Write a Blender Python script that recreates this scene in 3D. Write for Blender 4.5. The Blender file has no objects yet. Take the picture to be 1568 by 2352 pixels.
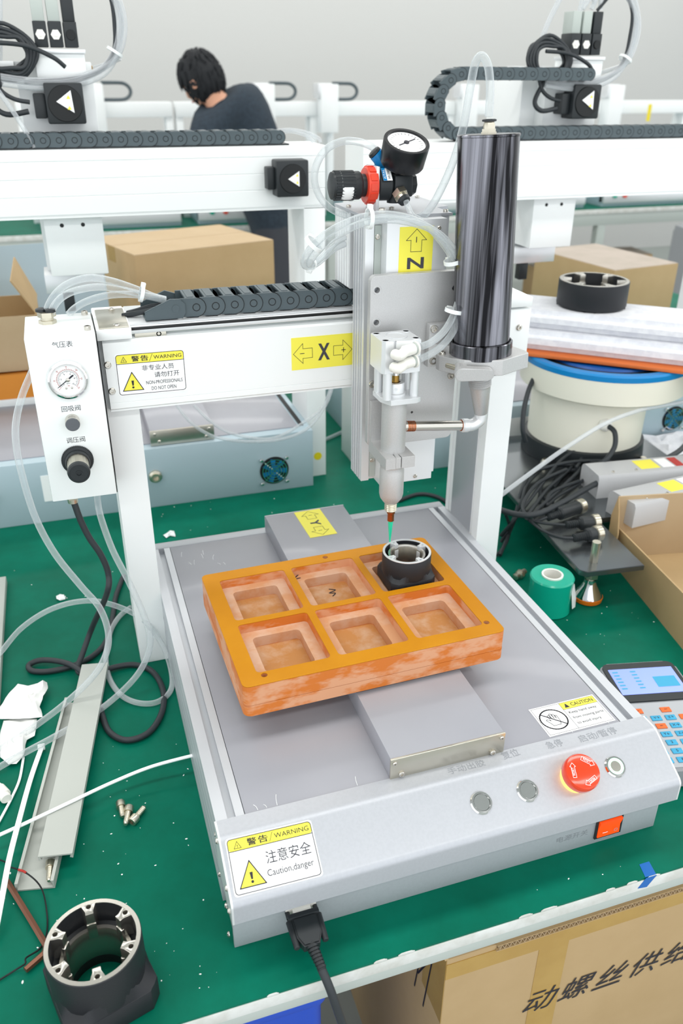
import bpy, bmesh, math, random
from mathutils import Matrix, Vector
random.seed(7)
SC = bpy.context.scene
COL = SC.collection
S = .001                      # every length below is in millimetres
# ------------------------------------------------------------------ camera
FPX = 1891.2276
_yaw, _pit, _rol = 0.3191637, 0.48765558, -0.00632464
_f = Vector((math.sin(_yaw)*math.cos(_pit), math.cos(_yaw)*math.cos(_pit), -math.sin(_pit)))
_r = Vector((math.cos(_yaw), -math.sin(_yaw), 0)); _d = _f.cross(_r)
R_ = _r*math.cos(_rol) + _d*math.sin(_rol); D_ = _d*math.cos(_rol) - _r*math.sin(_rol)
CAM = Vector((-65.22188, -535.53952, 782.43374))
cam = bpy.data.cameras.new('camera'); co = bpy.data.objects.new('camera', cam); COL.objects.link(co)
co.matrix_world = Matrix(((R_.x, -D_.x, -_f.x, CAM.x*S), (R_.y, -D_.y, -_f.y, CAM.y*S), (R_.z, -D_.z, -_f.z, CAM.z*S), (0, 0, 0, 1)))
cam.sensor_fit = 'VERTICAL'; cam.sensor_height = 36; cam.lens = FPX*36/2352
cam.clip_start = .02; cam.clip_end = 60
cam.dof.use_dof = True; cam.dof.focus_distance = .95; cam.dof.aperture_fstop = 6.5
SC.camera = co
def at(px, py, x=None, y=None, z=None, pl=None):
    """point where the view line through a photo pixel meets a plane of the place"""
    v = R_*(px-784) + D_*(py-1176) + _f*FPX
    if pl: n, p = pl; t = n.dot(p-CAM)/n.dot(v)
    elif x is not None: t = (x-CAM.x)/v.x
    elif y is not None: t = (y-CAM.y)/v.y
    else: t = (z-CAM.z)/v.z
    return CAM + v*t
# ------------------------------------------------------------------ world, lamps, exposure
w = bpy.data.worlds.new('hall_light'); SC.world = w; w.use_nodes = True
bg = w.node_tree.nodes['Background']; bg.inputs[0].default_value = (.93, .97, 1, 1); bg.inputs[1].default_value = 1.55
def area(name, loc, sx, sy, power, rot=(0, 0, 0), col=(1, .985, .96)):
    l = bpy.data.lights.new(name, 'AREA'); l.shape = 'RECTANGLE'; l.size = sx; l.size_y = sy; l.energy = power; l.color = col
    o = bpy.data.objects.new(name, l); COL.objects.link(o); o.location = loc; o.rotation_euler = rot
for lx in (-2.1, -.7, .7, 2.1, 3.6, 5.2):
    for ly in (-1.6, .3, 2.2, 4.2, 6.0): area('ceiling_lamp', (lx, ly, 2.3), 1.5, .32, 11)
vs = SC.view_settings
vs.view_transform = 'Standard'; vs.look = 'None'; vs.exposure = .12; vs.gamma = 1; vs.use_curve_mapping = False
# ------------------------------------------------------------------ materials
def lin(c):
    if isinstance(c, str): c = [int(c[i:i+2], 16)/255 for i in (0, 2, 4)]
    return tuple(x/12.92 if x <= .04045 else ((x+.055)/1.055)**2.4 for x in c)+(1,)
MATS = {}
def mat(name, col, rough=.5, metal=0, col2=None, scale=20, detail=4, lo=.4, hi=.6, bump=0, bscale=None, coat=0, emit=None, estr=1, aniso=None, spec=.5, alpha=1, trans=0, ior=1.45, stretch=None):
    m = bpy.data.materials.new(name); m.use_nodes = True; nt = m.node_tree; N = nt.nodes; L = nt.links
    b = N['Principled BSDF']
    b.inputs['Base Color'].default_value = lin(col); b.inputs['Roughness'].default_value = rough; b.inputs['Metallic'].default_value = metal
    b.inputs['Specular IOR Level'].default_value = spec; b.inputs['Coat Weight'].default_value = coat; b.inputs['Coat Roughness'].default_value = .08
    b.inputs['IOR'].default_value = ior; b.inputs['Transmission Weight'].default_value = trans; b.inputs['Alpha'].default_value = alpha
    if emit: b.inputs['Emission Color'].default_value = lin(emit); b.inputs['Emission Strength'].default_value = estr
    if col2 or bump:
        tc = N.new('ShaderNodeTexCoord'); mp = N.new('ShaderNodeMapping'); L.new(tc.outputs['Object'], mp.inputs[0])
        if stretch: mp.inputs['Scale'].default_value = stretch
    if col2:
        n = N.new('ShaderNodeTexNoise'); n.inputs['Scale'].default_value = scale; n.inputs['Detail'].default_value = detail; n.inputs['Roughness'].default_value = .62
        L.new(mp.outputs[0], n.inputs[0])
        r = N.new('ShaderNodeValToRGB'); e = r.color_ramp.elements; e[0].position = lo; e[0].color = lin(col); e[1].position = hi; e[1].color = lin(col2)
        L.new(n.outputs[0], r.inputs[0]); L.new(r.outputs[0], b.inputs['Base Color'])
    if bump:
        n2 = N.new('ShaderNodeTexNoise'); n2.inputs['Scale'].default_value = bscale or scale; n2.inputs['Detail'].default_value = 3
        L.new(mp.outputs[0], n2.inputs[0]); bp = N.new('ShaderNodeBump'); bp.inputs['Strength'].default_value = bump; bp.inputs['Distance'].default_value = .002
        L.new(n2.outputs[0], bp.inputs['Height']); L.new(bp.outputs[0], b.inputs['Normal'])
    MATS[name] = m
    return m
def tubing(name, tint, base=.22, edge=.8):
    m = bpy.data.materials.new(name); m.use_nodes = True; N = m.node_tree.nodes; L = m.node_tree.links
    b = N['Principled BSDF']; b.inputs['Base Color'].default_value = lin(tint); b.inputs['Roughness'].default_value = .08; b.inputs['Specular IOR Level'].default_value = .7
    t = N.new('ShaderNodeBsdfTransparent'); t.inputs[0].default_value = (.97, .98, .98, 1); mx = N.new('ShaderNodeMixShader'); lw = N.new('ShaderNodeLayerWeight'); lw.inputs[0].default_value = .4
    r = N.new('ShaderNodeMapRange'); r.inputs[3].default_value = base; r.inputs[4].default_value = edge
    L.new(lw.outputs['Facing'], r.inputs[0]); L.new(r.outputs[0], mx.inputs[0]); L.new(t.outputs[0], mx.inputs[1]); L.new(b.outputs[0], mx.inputs[2])
    L.new(mx.outputs[0], N['Material Output'].inputs[0]); MATS[name] = m
mat('mat_green', '005f4a', .45, 0, '006e58', 9, 6, .35, .7, bump=.05, bscale=60, spec=.12)
mat('edge_white', 'd9dbd8', .5, 0, 'c9cac4', 30)
mat('frame_grey', 'b3bbb6', .45)
mat('paint_white', 'eef1f1', .42)
mat('paint_gloss', 'f0f4f4', .25, coat=.3)
mat('alu_satin', 'b3b6bb', .45, .4)
mat('alu_console', 'b6b9bf', .4, .3, 'b3b6bc', 300, 2)
mat('alu_light', 'e2e4e6', .35, .45)
mat('alu_film', '9fa0a7', .42, .2, '999aa2', 6, 3, .3, .7, coat=.15)
mat('alu_blast', 'c6c6c6', .45, .5, 'c0c0c0', 900, 2, bump=.05, bscale=1500)
mat('steel', 'c9c5bd', .25, .95)
mat('steel_plate', 'c6c2b6', .28, .9, 'bdb8aa', 12, 3)
mat('chrome', 'e3e3e3', .07, 1)
mat('zinc', 'cfc9b8', .3, .95)
mat('brass', 'a98443', .25, 1)
mat('copper', 'b1643a', .28, 1)
mat('black_plastic', '23282b', .42)
mat('chain_plastic', '49555a', .45); mat('knob_metal', '6b6e73', .3, .8)
mat('black_gloss', '18181b', .24, .85, '8e8e96', 75, 3, .42, .64, stretch=(1, 1, .003))  # pale upright bands paint barrel reflections into the colour, with some extrusion grain
mat('black_anod', '1b1c20', .3, .3, bump=.03, bscale=400)
mat('black_cast', '26282c', .5, .2, bump=.1, bscale=900)
mat('dark', '15181a', .6)
mat('rubber', '2a2f33', .5)
mat('white_plastic', 'ecebe4', .4)
mat('nylon', 'eef2f2', .4)
mat('label_white', 'f7f8f8', .4); mat('label_yellow', 'f3e94f', .42); mat('ink', '24232e', .5); mat('ink_soft', '3b3b44', .5)
mat('engrave', '999da3', .5, .3)
mat('red_plastic', 'e2462f', .35); mat('blue_plastic', '0b7fc0', .35)
mat('jig_top', 'ba790a', .45, 0, 'c38312', 14, 4, .3, .7, spec=.2)
mat('jig_side', 'cb7127', .5, 0, 'd49a74', 16, 4, .45, .56, stretch=(1, 1, 2.2))
mat('jig_pocket', 'c9946c', .5, 0, 'cfaa90', 24, 4, .42, .6)
mat('jig_floor', 'b98049', .5, 0, 'c39c7c', 36, 5, .45, .68)
mat('steel_dark', '74797c', .22, .85)
mat('alu_rail', 'c6c9ce', .42, .35)
mat('card', 'b59a72', .75, 0, 'ae936a', 8, 4, .3, .7, bump=.06, bscale=120)
mat('card_pale', 'bda685', .75, 0, 'b79f7d', 8, 4, .3, .7)
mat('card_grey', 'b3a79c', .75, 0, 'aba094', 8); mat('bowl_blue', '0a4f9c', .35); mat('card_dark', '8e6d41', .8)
mat('tape_brown', 'b4924f', .25, 0, 'ad8a48', 10)
mat('case_blue', 'adc0c9', .4, .1)
mat('duct_grey', 'b4b8b2', .5)
mat('paper', 'f1f1ef', .8)
mat('foam', 'e3e4e8', .8, 0, 'd9dae0', 60, 3, bump=.08, bscale=260)
mat('cream', 'e2e0d2', .4)
mat('ceiling_paint', 'c9cac8', .8); mat('wall_paint', 'c6c6c4', .8); mat('floor_grey', '9aa09c', .6)
mat('orange', 'e5781a', .4); mat('orange_board', 'cc6a30', .5); mat('orange_dim', 'd98a2e', .5)
mat('teal_tape', '0aa88c', .22, coat=.4)
mat('glow_green', 'eafff2', .4, emit='8dffbc', estr=4)
mat('glow_orange', 'f4d37a', .4, emit='ffb648', estr=1.6)
mat('switch_orange', 'e8480c', .25, emit='ff4a08', estr=.55, coat=.5)
mat('estop', 'e23d12', .2, coat=.6)
mat('lcd', '7f94e8', .2, emit='6f86f5', estr=.45)
mat('key_blue', '3aa3cc', .45); mat('key_orange', 'e8692a', .45)
mat('skin', 'd9a286', .6); mat('hair', '14171c', .7); mat('cloth_navy', '2b3742', .9, 0, '252f39', 60); mat('cloth_trouser', '3d3f45', .9)
mat('blue_bin', '1d49b8', .4)
mat('green_gel', '1fc79b', .2, coat=.5)
mat('glass_clear', 'ffffff', .02, trans=1, ior=1.05)
mat('hexkey', '7b5240', .35, .6); mat('grey_case', 'b9babc', .4); mat('pendant_grey', '8f9296', .5)
mat('yellow', 'e6d21e', .5); mat('blue_tape', '1464b4', .35); mat('red_ink', 'b8342c', .5)
tubing('tube_clear', 'd6dcdf', .18, .88); tubing('tube_far', 'd6dade', .28, .85)
# ------------------------------------------------------------------ mesh helpers
def mk(name, bm, m, par=None, ang=35, flat=False):
    me = bpy.data.meshes.new(name); bmesh.ops.recalc_face_normals(bm, faces=bm.faces[:]) if not flat else None
    bm.to_mesh(me); bm.free(); me.transform(Matrix.Scale(S, 4))
    ms = m if isinstance(m, (list, tuple)) else [m]
    for q in ms: me.materials.append(MATS[q])
    if not flat: me.shade_smooth(); me.set_sharp_from_angle(angle=math.radians(ang))
    o = bpy.data.objects.new(name, me); COL.objects.link(o); o.parent = par
    return o
def thing(name, label, cat, loc=(0, 0, 0), rz=0, group=None):
    o = bpy.data.objects.new(name, None); COL.objects.link(o); o.empty_display_size = .02
    o.location = Vector(loc)*S; o.rotation_euler = (0, 0, math.radians(rz)); tag(o, label, cat, group); return o
def tag(o, label, cat, group=None, kind=None):
    o['label'] = label; o['category'] = cat
    if group: o['group'] = group
    if kind: o['kind'] = kind
    return o
def dup(root, loc, rz=0, label=None):
    r = root.copy(); COL.objects.link(r); r.location = Vector(loc)*S; r.rotation_euler = (0, 0, math.radians(rz))
    if label: r['label'] = label
    for ch in list(root.children):
        c = ch.copy(); COL.objects.link(c); c.parent = r
        for g in ch.children:
            d = g.copy(); COL.objects.link(d); d.parent = c
    return r
def inst(o, par, mx, name=None):
    """another piece that shares the mesh of o"""
    c = bpy.data.objects.new(name or o.name.split('.')[0], o.data); COL.objects.link(c); c.parent = par
    m = mx.copy(); m.translation = m.translation*S; c.matrix_local = m; return c
def T(x=0, y=0, z=0): return Matrix.Translation((x, y, z))
def Rx(a): return Matrix.Rotation(math.radians(a), 4, 'X')
def Ry(a): return Matrix.Rotation(math.radians(a), 4, 'Y')
def Rz(a): return Matrix.Rotation(math.radians(a), 4, 'Z')
def frame(o, zdir, xdir=None):
    z = Vector(zdir).normalized(); x = Vector(xdir) if xdir is not None else (Vector((1, 0, 0)) if abs(z.x) < .9 else Vector((0, 1, 0)))
    x = (x-z*x.dot(z)).normalized(); y = z.cross(x); o = Vector(o)
    return Matrix(((x.x, y.x, z.x, o.x), (x.y, y.y, z.y, o.y), (x.z, y.z, z.z, o.z), (0, 0, 0, 1)))
def add(bm, sub, mx=None, mi=0):
    if mx is not None: bmesh.ops.transform(sub, matrix=mx, verts=sub.verts[:])
    vm = {}
    for v in sub.verts: vm[v] = bm.verts.new(v.co)
    for f in sub.faces:
        try: g = bm.faces.new([vm[v] for v in f.verts]); g.material_index = mi or f.material_index
        except ValueError: pass
    sub.free()
def B(bm, x0, x1, y0, y1, z0, z1, bev=0, mx=None, seg=2, mi=0):
    s = bmesh.new(); bmesh.ops.create_cube(s, size=1)
    bmesh.ops.transform(s, matrix=T((x0+x1)/2, (y0+y1)/2, (z0+z1)/2) @ Matrix.Diagonal((abs(x1-x0), abs(y1-y0), abs(z1-z0), 1)), verts=s.verts[:])
    if bev: bmesh.ops.bevel(s, geom=s.edges[:], offset=bev, segments=seg, affect='EDGES', profile=.5)
    add(bm, s, mx, mi)
def L_(bm, prof, mx=None, seg=32, mi=0, cap=True):
    """turned body: prof = [(r,z)...] about local Z"""
    s = bmesh.new(); rings = []
    for r, z in prof:
        if r < 1e-6: rings.append([s.verts.new((0, 0, z))])
        else: rings.append([s.verts.new((r*math.cos(2*math.pi*i/seg), r*math.sin(2*math.pi*i/seg), z)) for i in range(seg)])
    for a, b in zip(rings, rings[1:]):
        for i in range(seg):
            j = (i+1) % seg
            if len(a) == 1 and len(b) == 1: continue
            if len(a) == 1: s.faces.new((a[0], b[i], b[j]))
            elif len(b) == 1: s.faces.new((a[i], b[0], a[j]))
            else: s.faces.new((a[i], b[i], b[j], a[j]))
    if cap:
        for r in (rings[0], rings[-1]):
            if len(r) > 1: s.faces.new(r)
    add(bm, s, mx, mi)
def Cy(bm, p0, p1, r0, r1=None, seg=24, bev=0, mi=0):
    p0, p1 = Vector(p0), Vector(p1); h = (p1-p0).length; r1 = r0 if r1 is None else r1
    pr = [(r0, 0), (r1, h)] if not bev else [(r0-bev, 0), (r0, bev), (r1, h-bev), (r1-bev, h)]
    L_(bm, pr, frame(p0, p1-p0), seg, mi)
def P(bm, poly, z0, z1, mx=None, bev=0, mi=0):
    """upright slab with the outline poly"""
    s = bmesh.new(); a = [s.verts.new((x, y, z0)) for x, y in poly]; b = [s.verts.new((x, y, z1)) for x, y in poly]; n = len(poly)
    fa = s.faces.new(a[::-1]); fb = s.faces.new(b)
    for i in range(n): s.faces.new((a[i], a[(i+1) % n], b[(i+1) % n], b[i]))
    if bev: bmesh.ops.bevel(s, geom=list(fb.edges)+list(fa.edges), offset=bev, segments=2, affect='EDGES')
    add(bm, s, mx, mi)
def rrect(x0, x1, y0, y1, r, n=5):
    out = []
    for cx, cy, a in ((x1-r, y0+r, -90), (x1-r, y1-r, 0), (x0+r, y1-r, 90), (x0+r, y0+r, 180)):
        for i in range(n+1): t = math.radians(a+90*i/n); out.append((cx+r*math.cos(t), cy+r*math.sin(t)))
    return out
def circ(cx, cy, r, n=24): return [(cx+r*math.cos(2*math.pi*i/n), cy+r*math.sin(2*math.pi*i/n)) for i in range(n)]
def from_curve(cu):
    o = bpy.data.objects.new('tmp', cu); COL.objects.link(o); dg = bpy.context.evaluated_depsgraph_get()
    me = bpy.data.meshes.new_from_object(o.evaluated_get(dg)); bpy.data.objects.remove(o); bpy.data.curves.remove(cu)
    s = bmesh.new(); s.from_mesh(me); bpy.data.meshes.remove(me); return s
def H(bm, outer, holes, z0, z1, mx=None, bev=0, mi=0):
    """slab with the outline outer and the openings holes"""
    cu = bpy.data.curves.new('c', 'CURVE'); cu.dimensions = '2D'; cu.fill_mode = 'BOTH'
    for pl in [outer]+list(holes):
        sp = cu.splines.new('POLY'); sp.points.add(len(pl)-1); sp.use_cyclic_u = True
        for p, (x, y) in zip(sp.points, pl): p.co = (x, y, 0, 1)
    cu.extrude = (z1-z0)/2-bev; cu.bevel_depth = bev; cu.bevel_resolution = 1; cu.offset = -bev
    s = from_curve(cu); bmesh.ops.remove_doubles(s, verts=s.verts[:], dist=1e-4)
    add(bm, s, (mx or Matrix()) @ T(0, 0, (z0+z1)/2), mi)
def spline(pts, n=10, closed=False):
    p = [Vector(q) for q in pts]; out = []; m = len(p)
    for i in range(m if closed else m-1):
        a, b, c, d = (p[(i-1) % m], p[i], p[(i+1) % m], p[(i+2) % m]) if closed else (p[max(i-1, 0)], p[i], p[i+1], p[min(i+2, m-1)])
        for k in range(n):
            t = k/n; out.append(.5*((2*b)+(c-a)*t+(2*a-5*b+4*c-d)*t*t+(3*b-a-3*c+d)*t**3))
    if not closed: out.append(p[-1])
    return out
def W(bm, pts, r, seg=10, closed=False, n=10, smooth=True, flat=None, mi=0):
    """round bar or hose swept along pts; flat=(w,h) gives a strap instead"""
    q = spline(pts, n, closed) if smooth else [Vector(p) for p in pts]
    s = bmesh.new(); rings = []; N = len(q); prev = None
    for i, p in enumerate(q):
        t = (q[(i+1) % N]-q[i-1]) if closed else (q[min(i+1, N-1)]-q[max(i-1, 0)])
        if t.length < 1e-9: t = Vector((0, 0, 1))
        t.normalize()
        if prev is None: u = t.orthogonal().normalized() if not flat else t.cross(Vector((0, 0, 1))).normalized()
        else: u = (prev-t*prev.dot(t)).normalized()
        if flat: u = t.cross(Vector((0, 0, 1))); u = u.normalized() if u.length > .05 else prev
        prev = u; v = t.cross(u)
        if flat: rings.append([s.verts.new(p+u*a*flat[0]/2+v*b*flat[1]/2) for a, b in ((1, 1), (-1, 1), (-1, -1), (1, -1))])
        else: rings.append([s.verts.new(p+(u*math.cos(2*math.pi*k/seg)+v*math.sin(2*math.pi*k/seg))*r) for k in range(seg)])
    m = len(rings[0])
    for i in range(N if closed else N-1):
        a, b = rings[i], rings[(i+1) % N]
        for k in range(m): s.faces.new((a[k], a[(k+1) % m], b[(k+1) % m], b[k]))
    if not closed: s.faces.new(rings[0]); s.faces.new(rings[-1])
    add(bm, s, None, mi)
def one(name, m, par, fn, *a, ang=35, **k):
    bm = bmesh.new(); fn(bm, *a, **k); return mk(name, bm, m, par, ang)
def box(name, m, par, *a, **k): return one(name, m, par, B, *a, **k)
def cyl(name, m, par, *a, **k): return one(name, m, par, Cy, *a, **k)
def lathe(name, m, par, prof, mx=None, seg=32, **k): return one(name, m, par, L_, prof, mx, seg, **k)
def tube(name, m, par, pts, r, **k): return one(name, m, par, W, pts, r, ang=60, **k)
def text_bm(s, h, wfit=None, align='CENTER', bold=0, ex=.05):
    cu = bpy.data.curves.new('t', 'FONT'); cu.body = s; cu.size = 10; cu.align_x = 'LEFT'; cu.resolution_u = 3; cu.offset = bold
    b = from_curve(cu)
    if not b.verts: return b
    xs = [v.co.x for v in b.verts]; ys = [v.co.y for v in b.verts]; x0, x1, y0, y1 = min(xs), max(xs), min(ys), max(ys)
    sy = h/(y1-y0) if y1 > y0 else 1; sx = wfit/(x1-x0) if wfit else sy
    ox = {'CENTER': (x0+x1)/2, 'LEFT': x0}[align]; oy = (y0+y1)/2 if align == 'CENTER' else y0
    bmesh.ops.transform(b, matrix=Matrix.Diagonal((sx, sy, 1, 1)) @ T(-ox, -oy, 0), verts=b.verts[:]); return b
def poly2(bm, pts, z, mx):
    f = bm.faces.new([bm.verts.new(mx @ Vector((x, y, z))) for x, y in pts]); return f
def line2(bm, pts, wd, z, mx, closed=True):
    n = len(pts)
    for i in range(n if closed else n-1):
        a, b = Vector(pts[i]), Vector(pts[(i+1) % n]); d = (b-a).normalized(); p = Vector((-d.y, d.x))*wd/2; e = d*wd*.5
        poly2(bm, [a-e+p, a-e-p, b+e-p, b+e+p], z, mx)
class Lab:
    """a printed sticker lying on a surface: plate, then flat print in ink layers"""
    def __init__(s, name, par, mx, w, h, m='label_white', r=0, label=None):
        s.mx, s.w, s.h = mx, w, h; bm = bmesh.new(); P(bm, rrect(0, w, 0, h, r) if r else [(0, 0), (w, 0), (w, h), (0, h)], 0, .25, mx)
        s.o = mk(name, bm, m, par)
        if label: s.o['label'] = label
        s.ink = {}
    def bm(s, m):
        if m not in s.ink: s.ink[m] = bmesh.new()
        return s.ink[m]
    def poly(s, m, pts, z=.35): poly2(s.bm(m), pts, z, s.mx)
    def line(s, m, pts, wd, z=.5, closed=True): line2(s.bm(m), pts, wd, z, s.mx, closed)
    def text(s, m, t, x, y, h, wfit=None, align='CENTER', z=.5, rot=0, bold=0): add(s.bm(m), text_bm(t, h, wfit, align, bold), s.mx @ T(x, y, z) @ Rz(rot))
    def done(s):
        nm = {'ink': 'lettering', 'ink_soft': 'lettering', 'label_yellow': 'yellow_print'}
        for m, b in s.ink.items(): mk(nm.get(m, 'print'), b, m, s.o, flat=True)
        return s.o
def quad(tl, tr, br, bl, lift=.0):
    """frame + size of the rectangle that best fits four corners"""
    u = ((tr-tl)+(br-bl))/2; v = ((tl-bl)+(tr-br))/2; w, h = u.length, v.length; n = u.cross(v).normalized()
    c = (tl+tr+br+bl)/4; v2 = n.cross(u).normalized(); o = c-u/2-v2*h/2+n*lift
    return frame(o, n, u), w, h
def screw_mesh(name, m, par, p, d, r, h=2.2):
    bm = bmesh.new(); L_(bm, [(r, 0), (r, h*.6), (r*.75, h), (r*.45, h), (r*.42, h*.3), (0, h*.3)], frame(p, d), 12); return mk(name, bm, m, par, 25)
def cap_screw(name, m, par, p, d, r, h):
    bm = bmesh.new(); L_(bm, [(r, 0), (r, h*.85), (r*.9, h), (r*.52, h), (r*.5, h*.3), (0, h*.3)], frame(p, d), 14); return mk(name, bm, m, par, 25)
# ------------------------------------------------------------------ setting
def struct(o): o['kind'] = 'structure'; return o
struct(box('floor', 'floor_grey', None, -6000, 8000, -3000, 7000, -800, -760))
struct(box('wall_back', 'wall_paint', None, -6000, 8000, 6800, 6900, -760, 2600))
struct(box('ceiling', 'ceiling_paint', None, -6000, 8000, -3000, 7000, 2400, 2450))
EY = -56.5
z1 = at(1029, 2183, y=EY).z; z2 = at(1029, 2206, y=EY).z
bench = thing('workbench', 'long workbench with green rubber top, chipped white edge and pale grey frame', 'workbench', (0, 0, 0))
bm = bmesh.new(); B(bm, -900, 2300, EY, 2350, -3, 0); mk('bench_mat', bm, 'mat_green', bench)
bm = bmesh.new(); B(bm, -900, 2300, EY-1, 2350, z1, -3.2, 1); mk('bench_board', bm, 'edge_white', bench)
bm = bmesh.new(); B(bm, -890, 2290, EY+1.5, EY+30, z2, z1-.2, 1); mk('front_rail', bm, 'frame_grey', bench)
bm = bmesh.new(); B(bm, -890, 2290, 2300, 2340, z2, z1-.2, 1); mk('rear_rail', bm, 'frame_grey', bench)
for lx in (-880, 1000, 2240):
    for ly in (EY+2, 2300): box('leg', 'frame_grey', bench, lx, lx+40, ly, ly+40, -760, z2, 1)
# worn pale chips along the mat edge
bm = bmesh.new()
for k in range(30):
    cx = -140+k*27+random.uniform(-2, 2); l = random.uniform(10, 24); dpt = random.uniform(.15, .5)
    if random.random() < .6: continue
    P(bm, [(cx, EY-.9), (cx+l, EY-.9), (cx+l*.8, EY+dpt*.6), (cx+l*.5, EY+dpt), (cx+l*.2, EY+dpt*.5)], -2, .05)
o = mk('edge_wear', bm, 'edge_white', bench); o['kind'] = 'stuff'
# ------------------------------------------------------------------ the dispensing robot
robot = thing('dispensing_robot', 'silver desktop glue dispensing robot with white gantry and orange tray on its platform', 'robot', (0, 0, 0))
R = robot
# base
box('base_box', 'alu_satin', R, 3, 500, 4, 628, 0, 100, 1)
def rail(x0, s):   # side extrusion with an upper groove and ribbed outer face
    g = [(0, 0), (0, 120), (12, 120), (12, 112), (20.5, 112), (20.5, 120), (29.5, 120), (29.5, 0)]
    rib = [(0, 20), (1, 24), (0, 28), (0, 46), (1, 50), (0, 54), (0, 72), (1, 76), (0, 80), (0, 98), (1, 102), (0, 106)]
    pr = [g[0]]+rib+g[1:]
    bm = bmesh.new(); P(bm, [(x0+s*a, b) for a, b in pr], 0, 560, frame((0, 618, 0), (0, -1, 0), (1, 0, 0))); mk('side_rail', bm, 'alu_rail', R)
rail(0, 1); rail(504, -1)
box('rear_bar', 'alu_satin', R, 0, 504, 618, 637, 60, 120.5, 1.5)
box('platform_plate', 'alu_film', R, 30.2, 473.8, 57, 618, 104, 119.7, .5)
prof = [(57, 121.5), (40, 121.5)]
for i in range(7): t = math.radians(90+29.7*i/6); prof.append((40+18*math.cos(t)*1, 103.5+18*math.sin(t)))
c0 = (-9.6, 84.5)
for i in range(8): t = math.radians(120+60*i/7); prof.append((c0[0]+10.2*math.cos(t), c0[1]+10.2*math.sin(t)))
prof += [(-19.8, 64), (-17.5, 61.5), (3, 60), (57, 60)]
FX = frame((0, 0, 0), (1, 0, 0), (0, 1, 0))
bm = bmesh.new(); P(bm, prof, .4, 503.6, FX); mk('console_panel', bm, 'alu_console', R, 25)
for s_, (xa, xb) in enumerate(((-1.6, .4), (503.6, 505.6))):
    bm = bmesh.new(); P(bm, [(a, b) for a, b in prof], xa, xb, FX); mk('end_plate', bm, 'alu_light', R, 25)
box('lower_panel', 'alu_console', R, 1, 503, 1, 6, 0, 60, .6)
for y, z in ((41, 112), (-4, 98), (-8, 70), (12, 52), (12, 8)): screw_mesh('screw', 'steel', R, (-1.6, y, z), (-1, 0, 0), 3)
for y, z in ((60, 100), (60, 40)): screw_mesh('screw', 'steel', R, (0, y, z), (-1, 0, 0), 2.6)
# Y axis cover
box('axis_cover', 'alu_film', R, 187, 320, 58, 622, 119.7, 148, .6)
fp = box('axis_end_plate', 'steel_plate', R, 186.3, 320.7, 55.4, 58, 117.5, 148.6, .5)
for x, z in ((190.5, 143.5), (316, 143.5), (199, 126), (307, 124.5)): screw_mesh('screw', 'steel', fp, (x, 55.4, z), (0, -1, 0), 2.6 if z > 140 else 3.6)
box('axis_rear_plate', 'alu_satin', R, 186.3, 320.7, 622, 624.5, 118, 148.6, .5)
box('carriage_plate', 'alu_satin', R, 195, 312, 190, 330, 148, 153, .5)
# posts
def post(x0, x1, inner):
    o = [(x0, 493), (x1, 493), (x1, 613), (x0, 613)]
    if inner: o = [(x0, 493), (x1, 493), (x1, 613), (x0, 613), (x0, 603), (x0+1.8, 603), (x0+1.8, 590), (x0, 590), (x0, 517), (x0+1.8, 517), (x0+1.8, 511), (x0, 511)]
    bm = bmesh.new(); P(bm, o, 0, 506, None, .8 if not inner else 0); return mk('post', bm, 'paint_white', R)
post(-40, 0, 0); post(504, 544, 1)
bm = bmesh.new(); B(bm, 503.4, 504.6, 517.5, 590, 121, 470, .2); mk('post_inlay', bm, 'alu_satin', R)
# gantry beam
GY = 477
gx0, gx1 = -35.5, 539
gp = [(GY+14, 506), (GY+14, 500), (GY+3, 497), (GY, 495), (GY, 419), (GY+.8, 418.4), (GY, 417.8), (GY, 411), (GY+3, 409), (GY+3, 406.5), (GY+8, 405), (560, 405), (560, 506)]
bm = bmesh.new(); P(bm, gp, gx0, gx1, FX); mk('gantry_cover', bm, 'paint_white', R, 25)
bm = bmesh.new(); B(bm, gx0, gx1, GY+12.5, GY+14, 497.4, 506.5); mk('gantry_slot', bm, 'frame_grey', R)
bm = bmesh.new(); B(bm, 0, 504, GY+3, 585, 506.5, 512, .8); B(bm, 0, 504, GY+3, GY+6, 503, 512.6, .6); B(bm, 0, 504, GY+9, GY+11, 512, 513.2, .4); mk('gantry_top', bm, 'alu_light', R)
for q in ((247, 838), (257, 898)):
    p = at(*q, y=GY); screw_mesh('screw', 'steel', R, p, (0, -1, 0), 4.4, 3)
p = at(364, 765, y=GY+8); screw_mesh('screw', 'steel', R, p, (0, -1, 0), 4.2, 3)
box('belt_clamp', 'steel_plate', R, 4, 42, GY+5, GY+9, 496.5, 503.5, .3)
bm = bmesh.new(); B(bm, -41, 0, 471, 576, 500, 513, .8); mk('gantry_end_cap', bm, 'paint_white', R)
bm = bmesh.new(); B(bm, 504, 545, 471, 590, 500, 513, .8); B(bm, 504, 545, 472, 590, 415, 497, .8); mk('gantry_end_block', bm, 'paint_white', R)
br = box('cable_bracket', 'steel_plate', R, -37, -2, 474, 566, 513, 514.6, .4)
for q in ((-30, 480), (-30, 560)): screw_mesh('screw', 'steel', br, (q[0]+14, q[1], 514.6), (0, 0, 1), 4)
p = at(1191, 752, y=472); screw_mesh('screw', 'steel', R, p, (0, -1, 0), 4.5, 3)
for q in (530, 575): cap_screw('screw', 'steel', R, (527, q, 513), (0, 0, 1), 4, 4)
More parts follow.
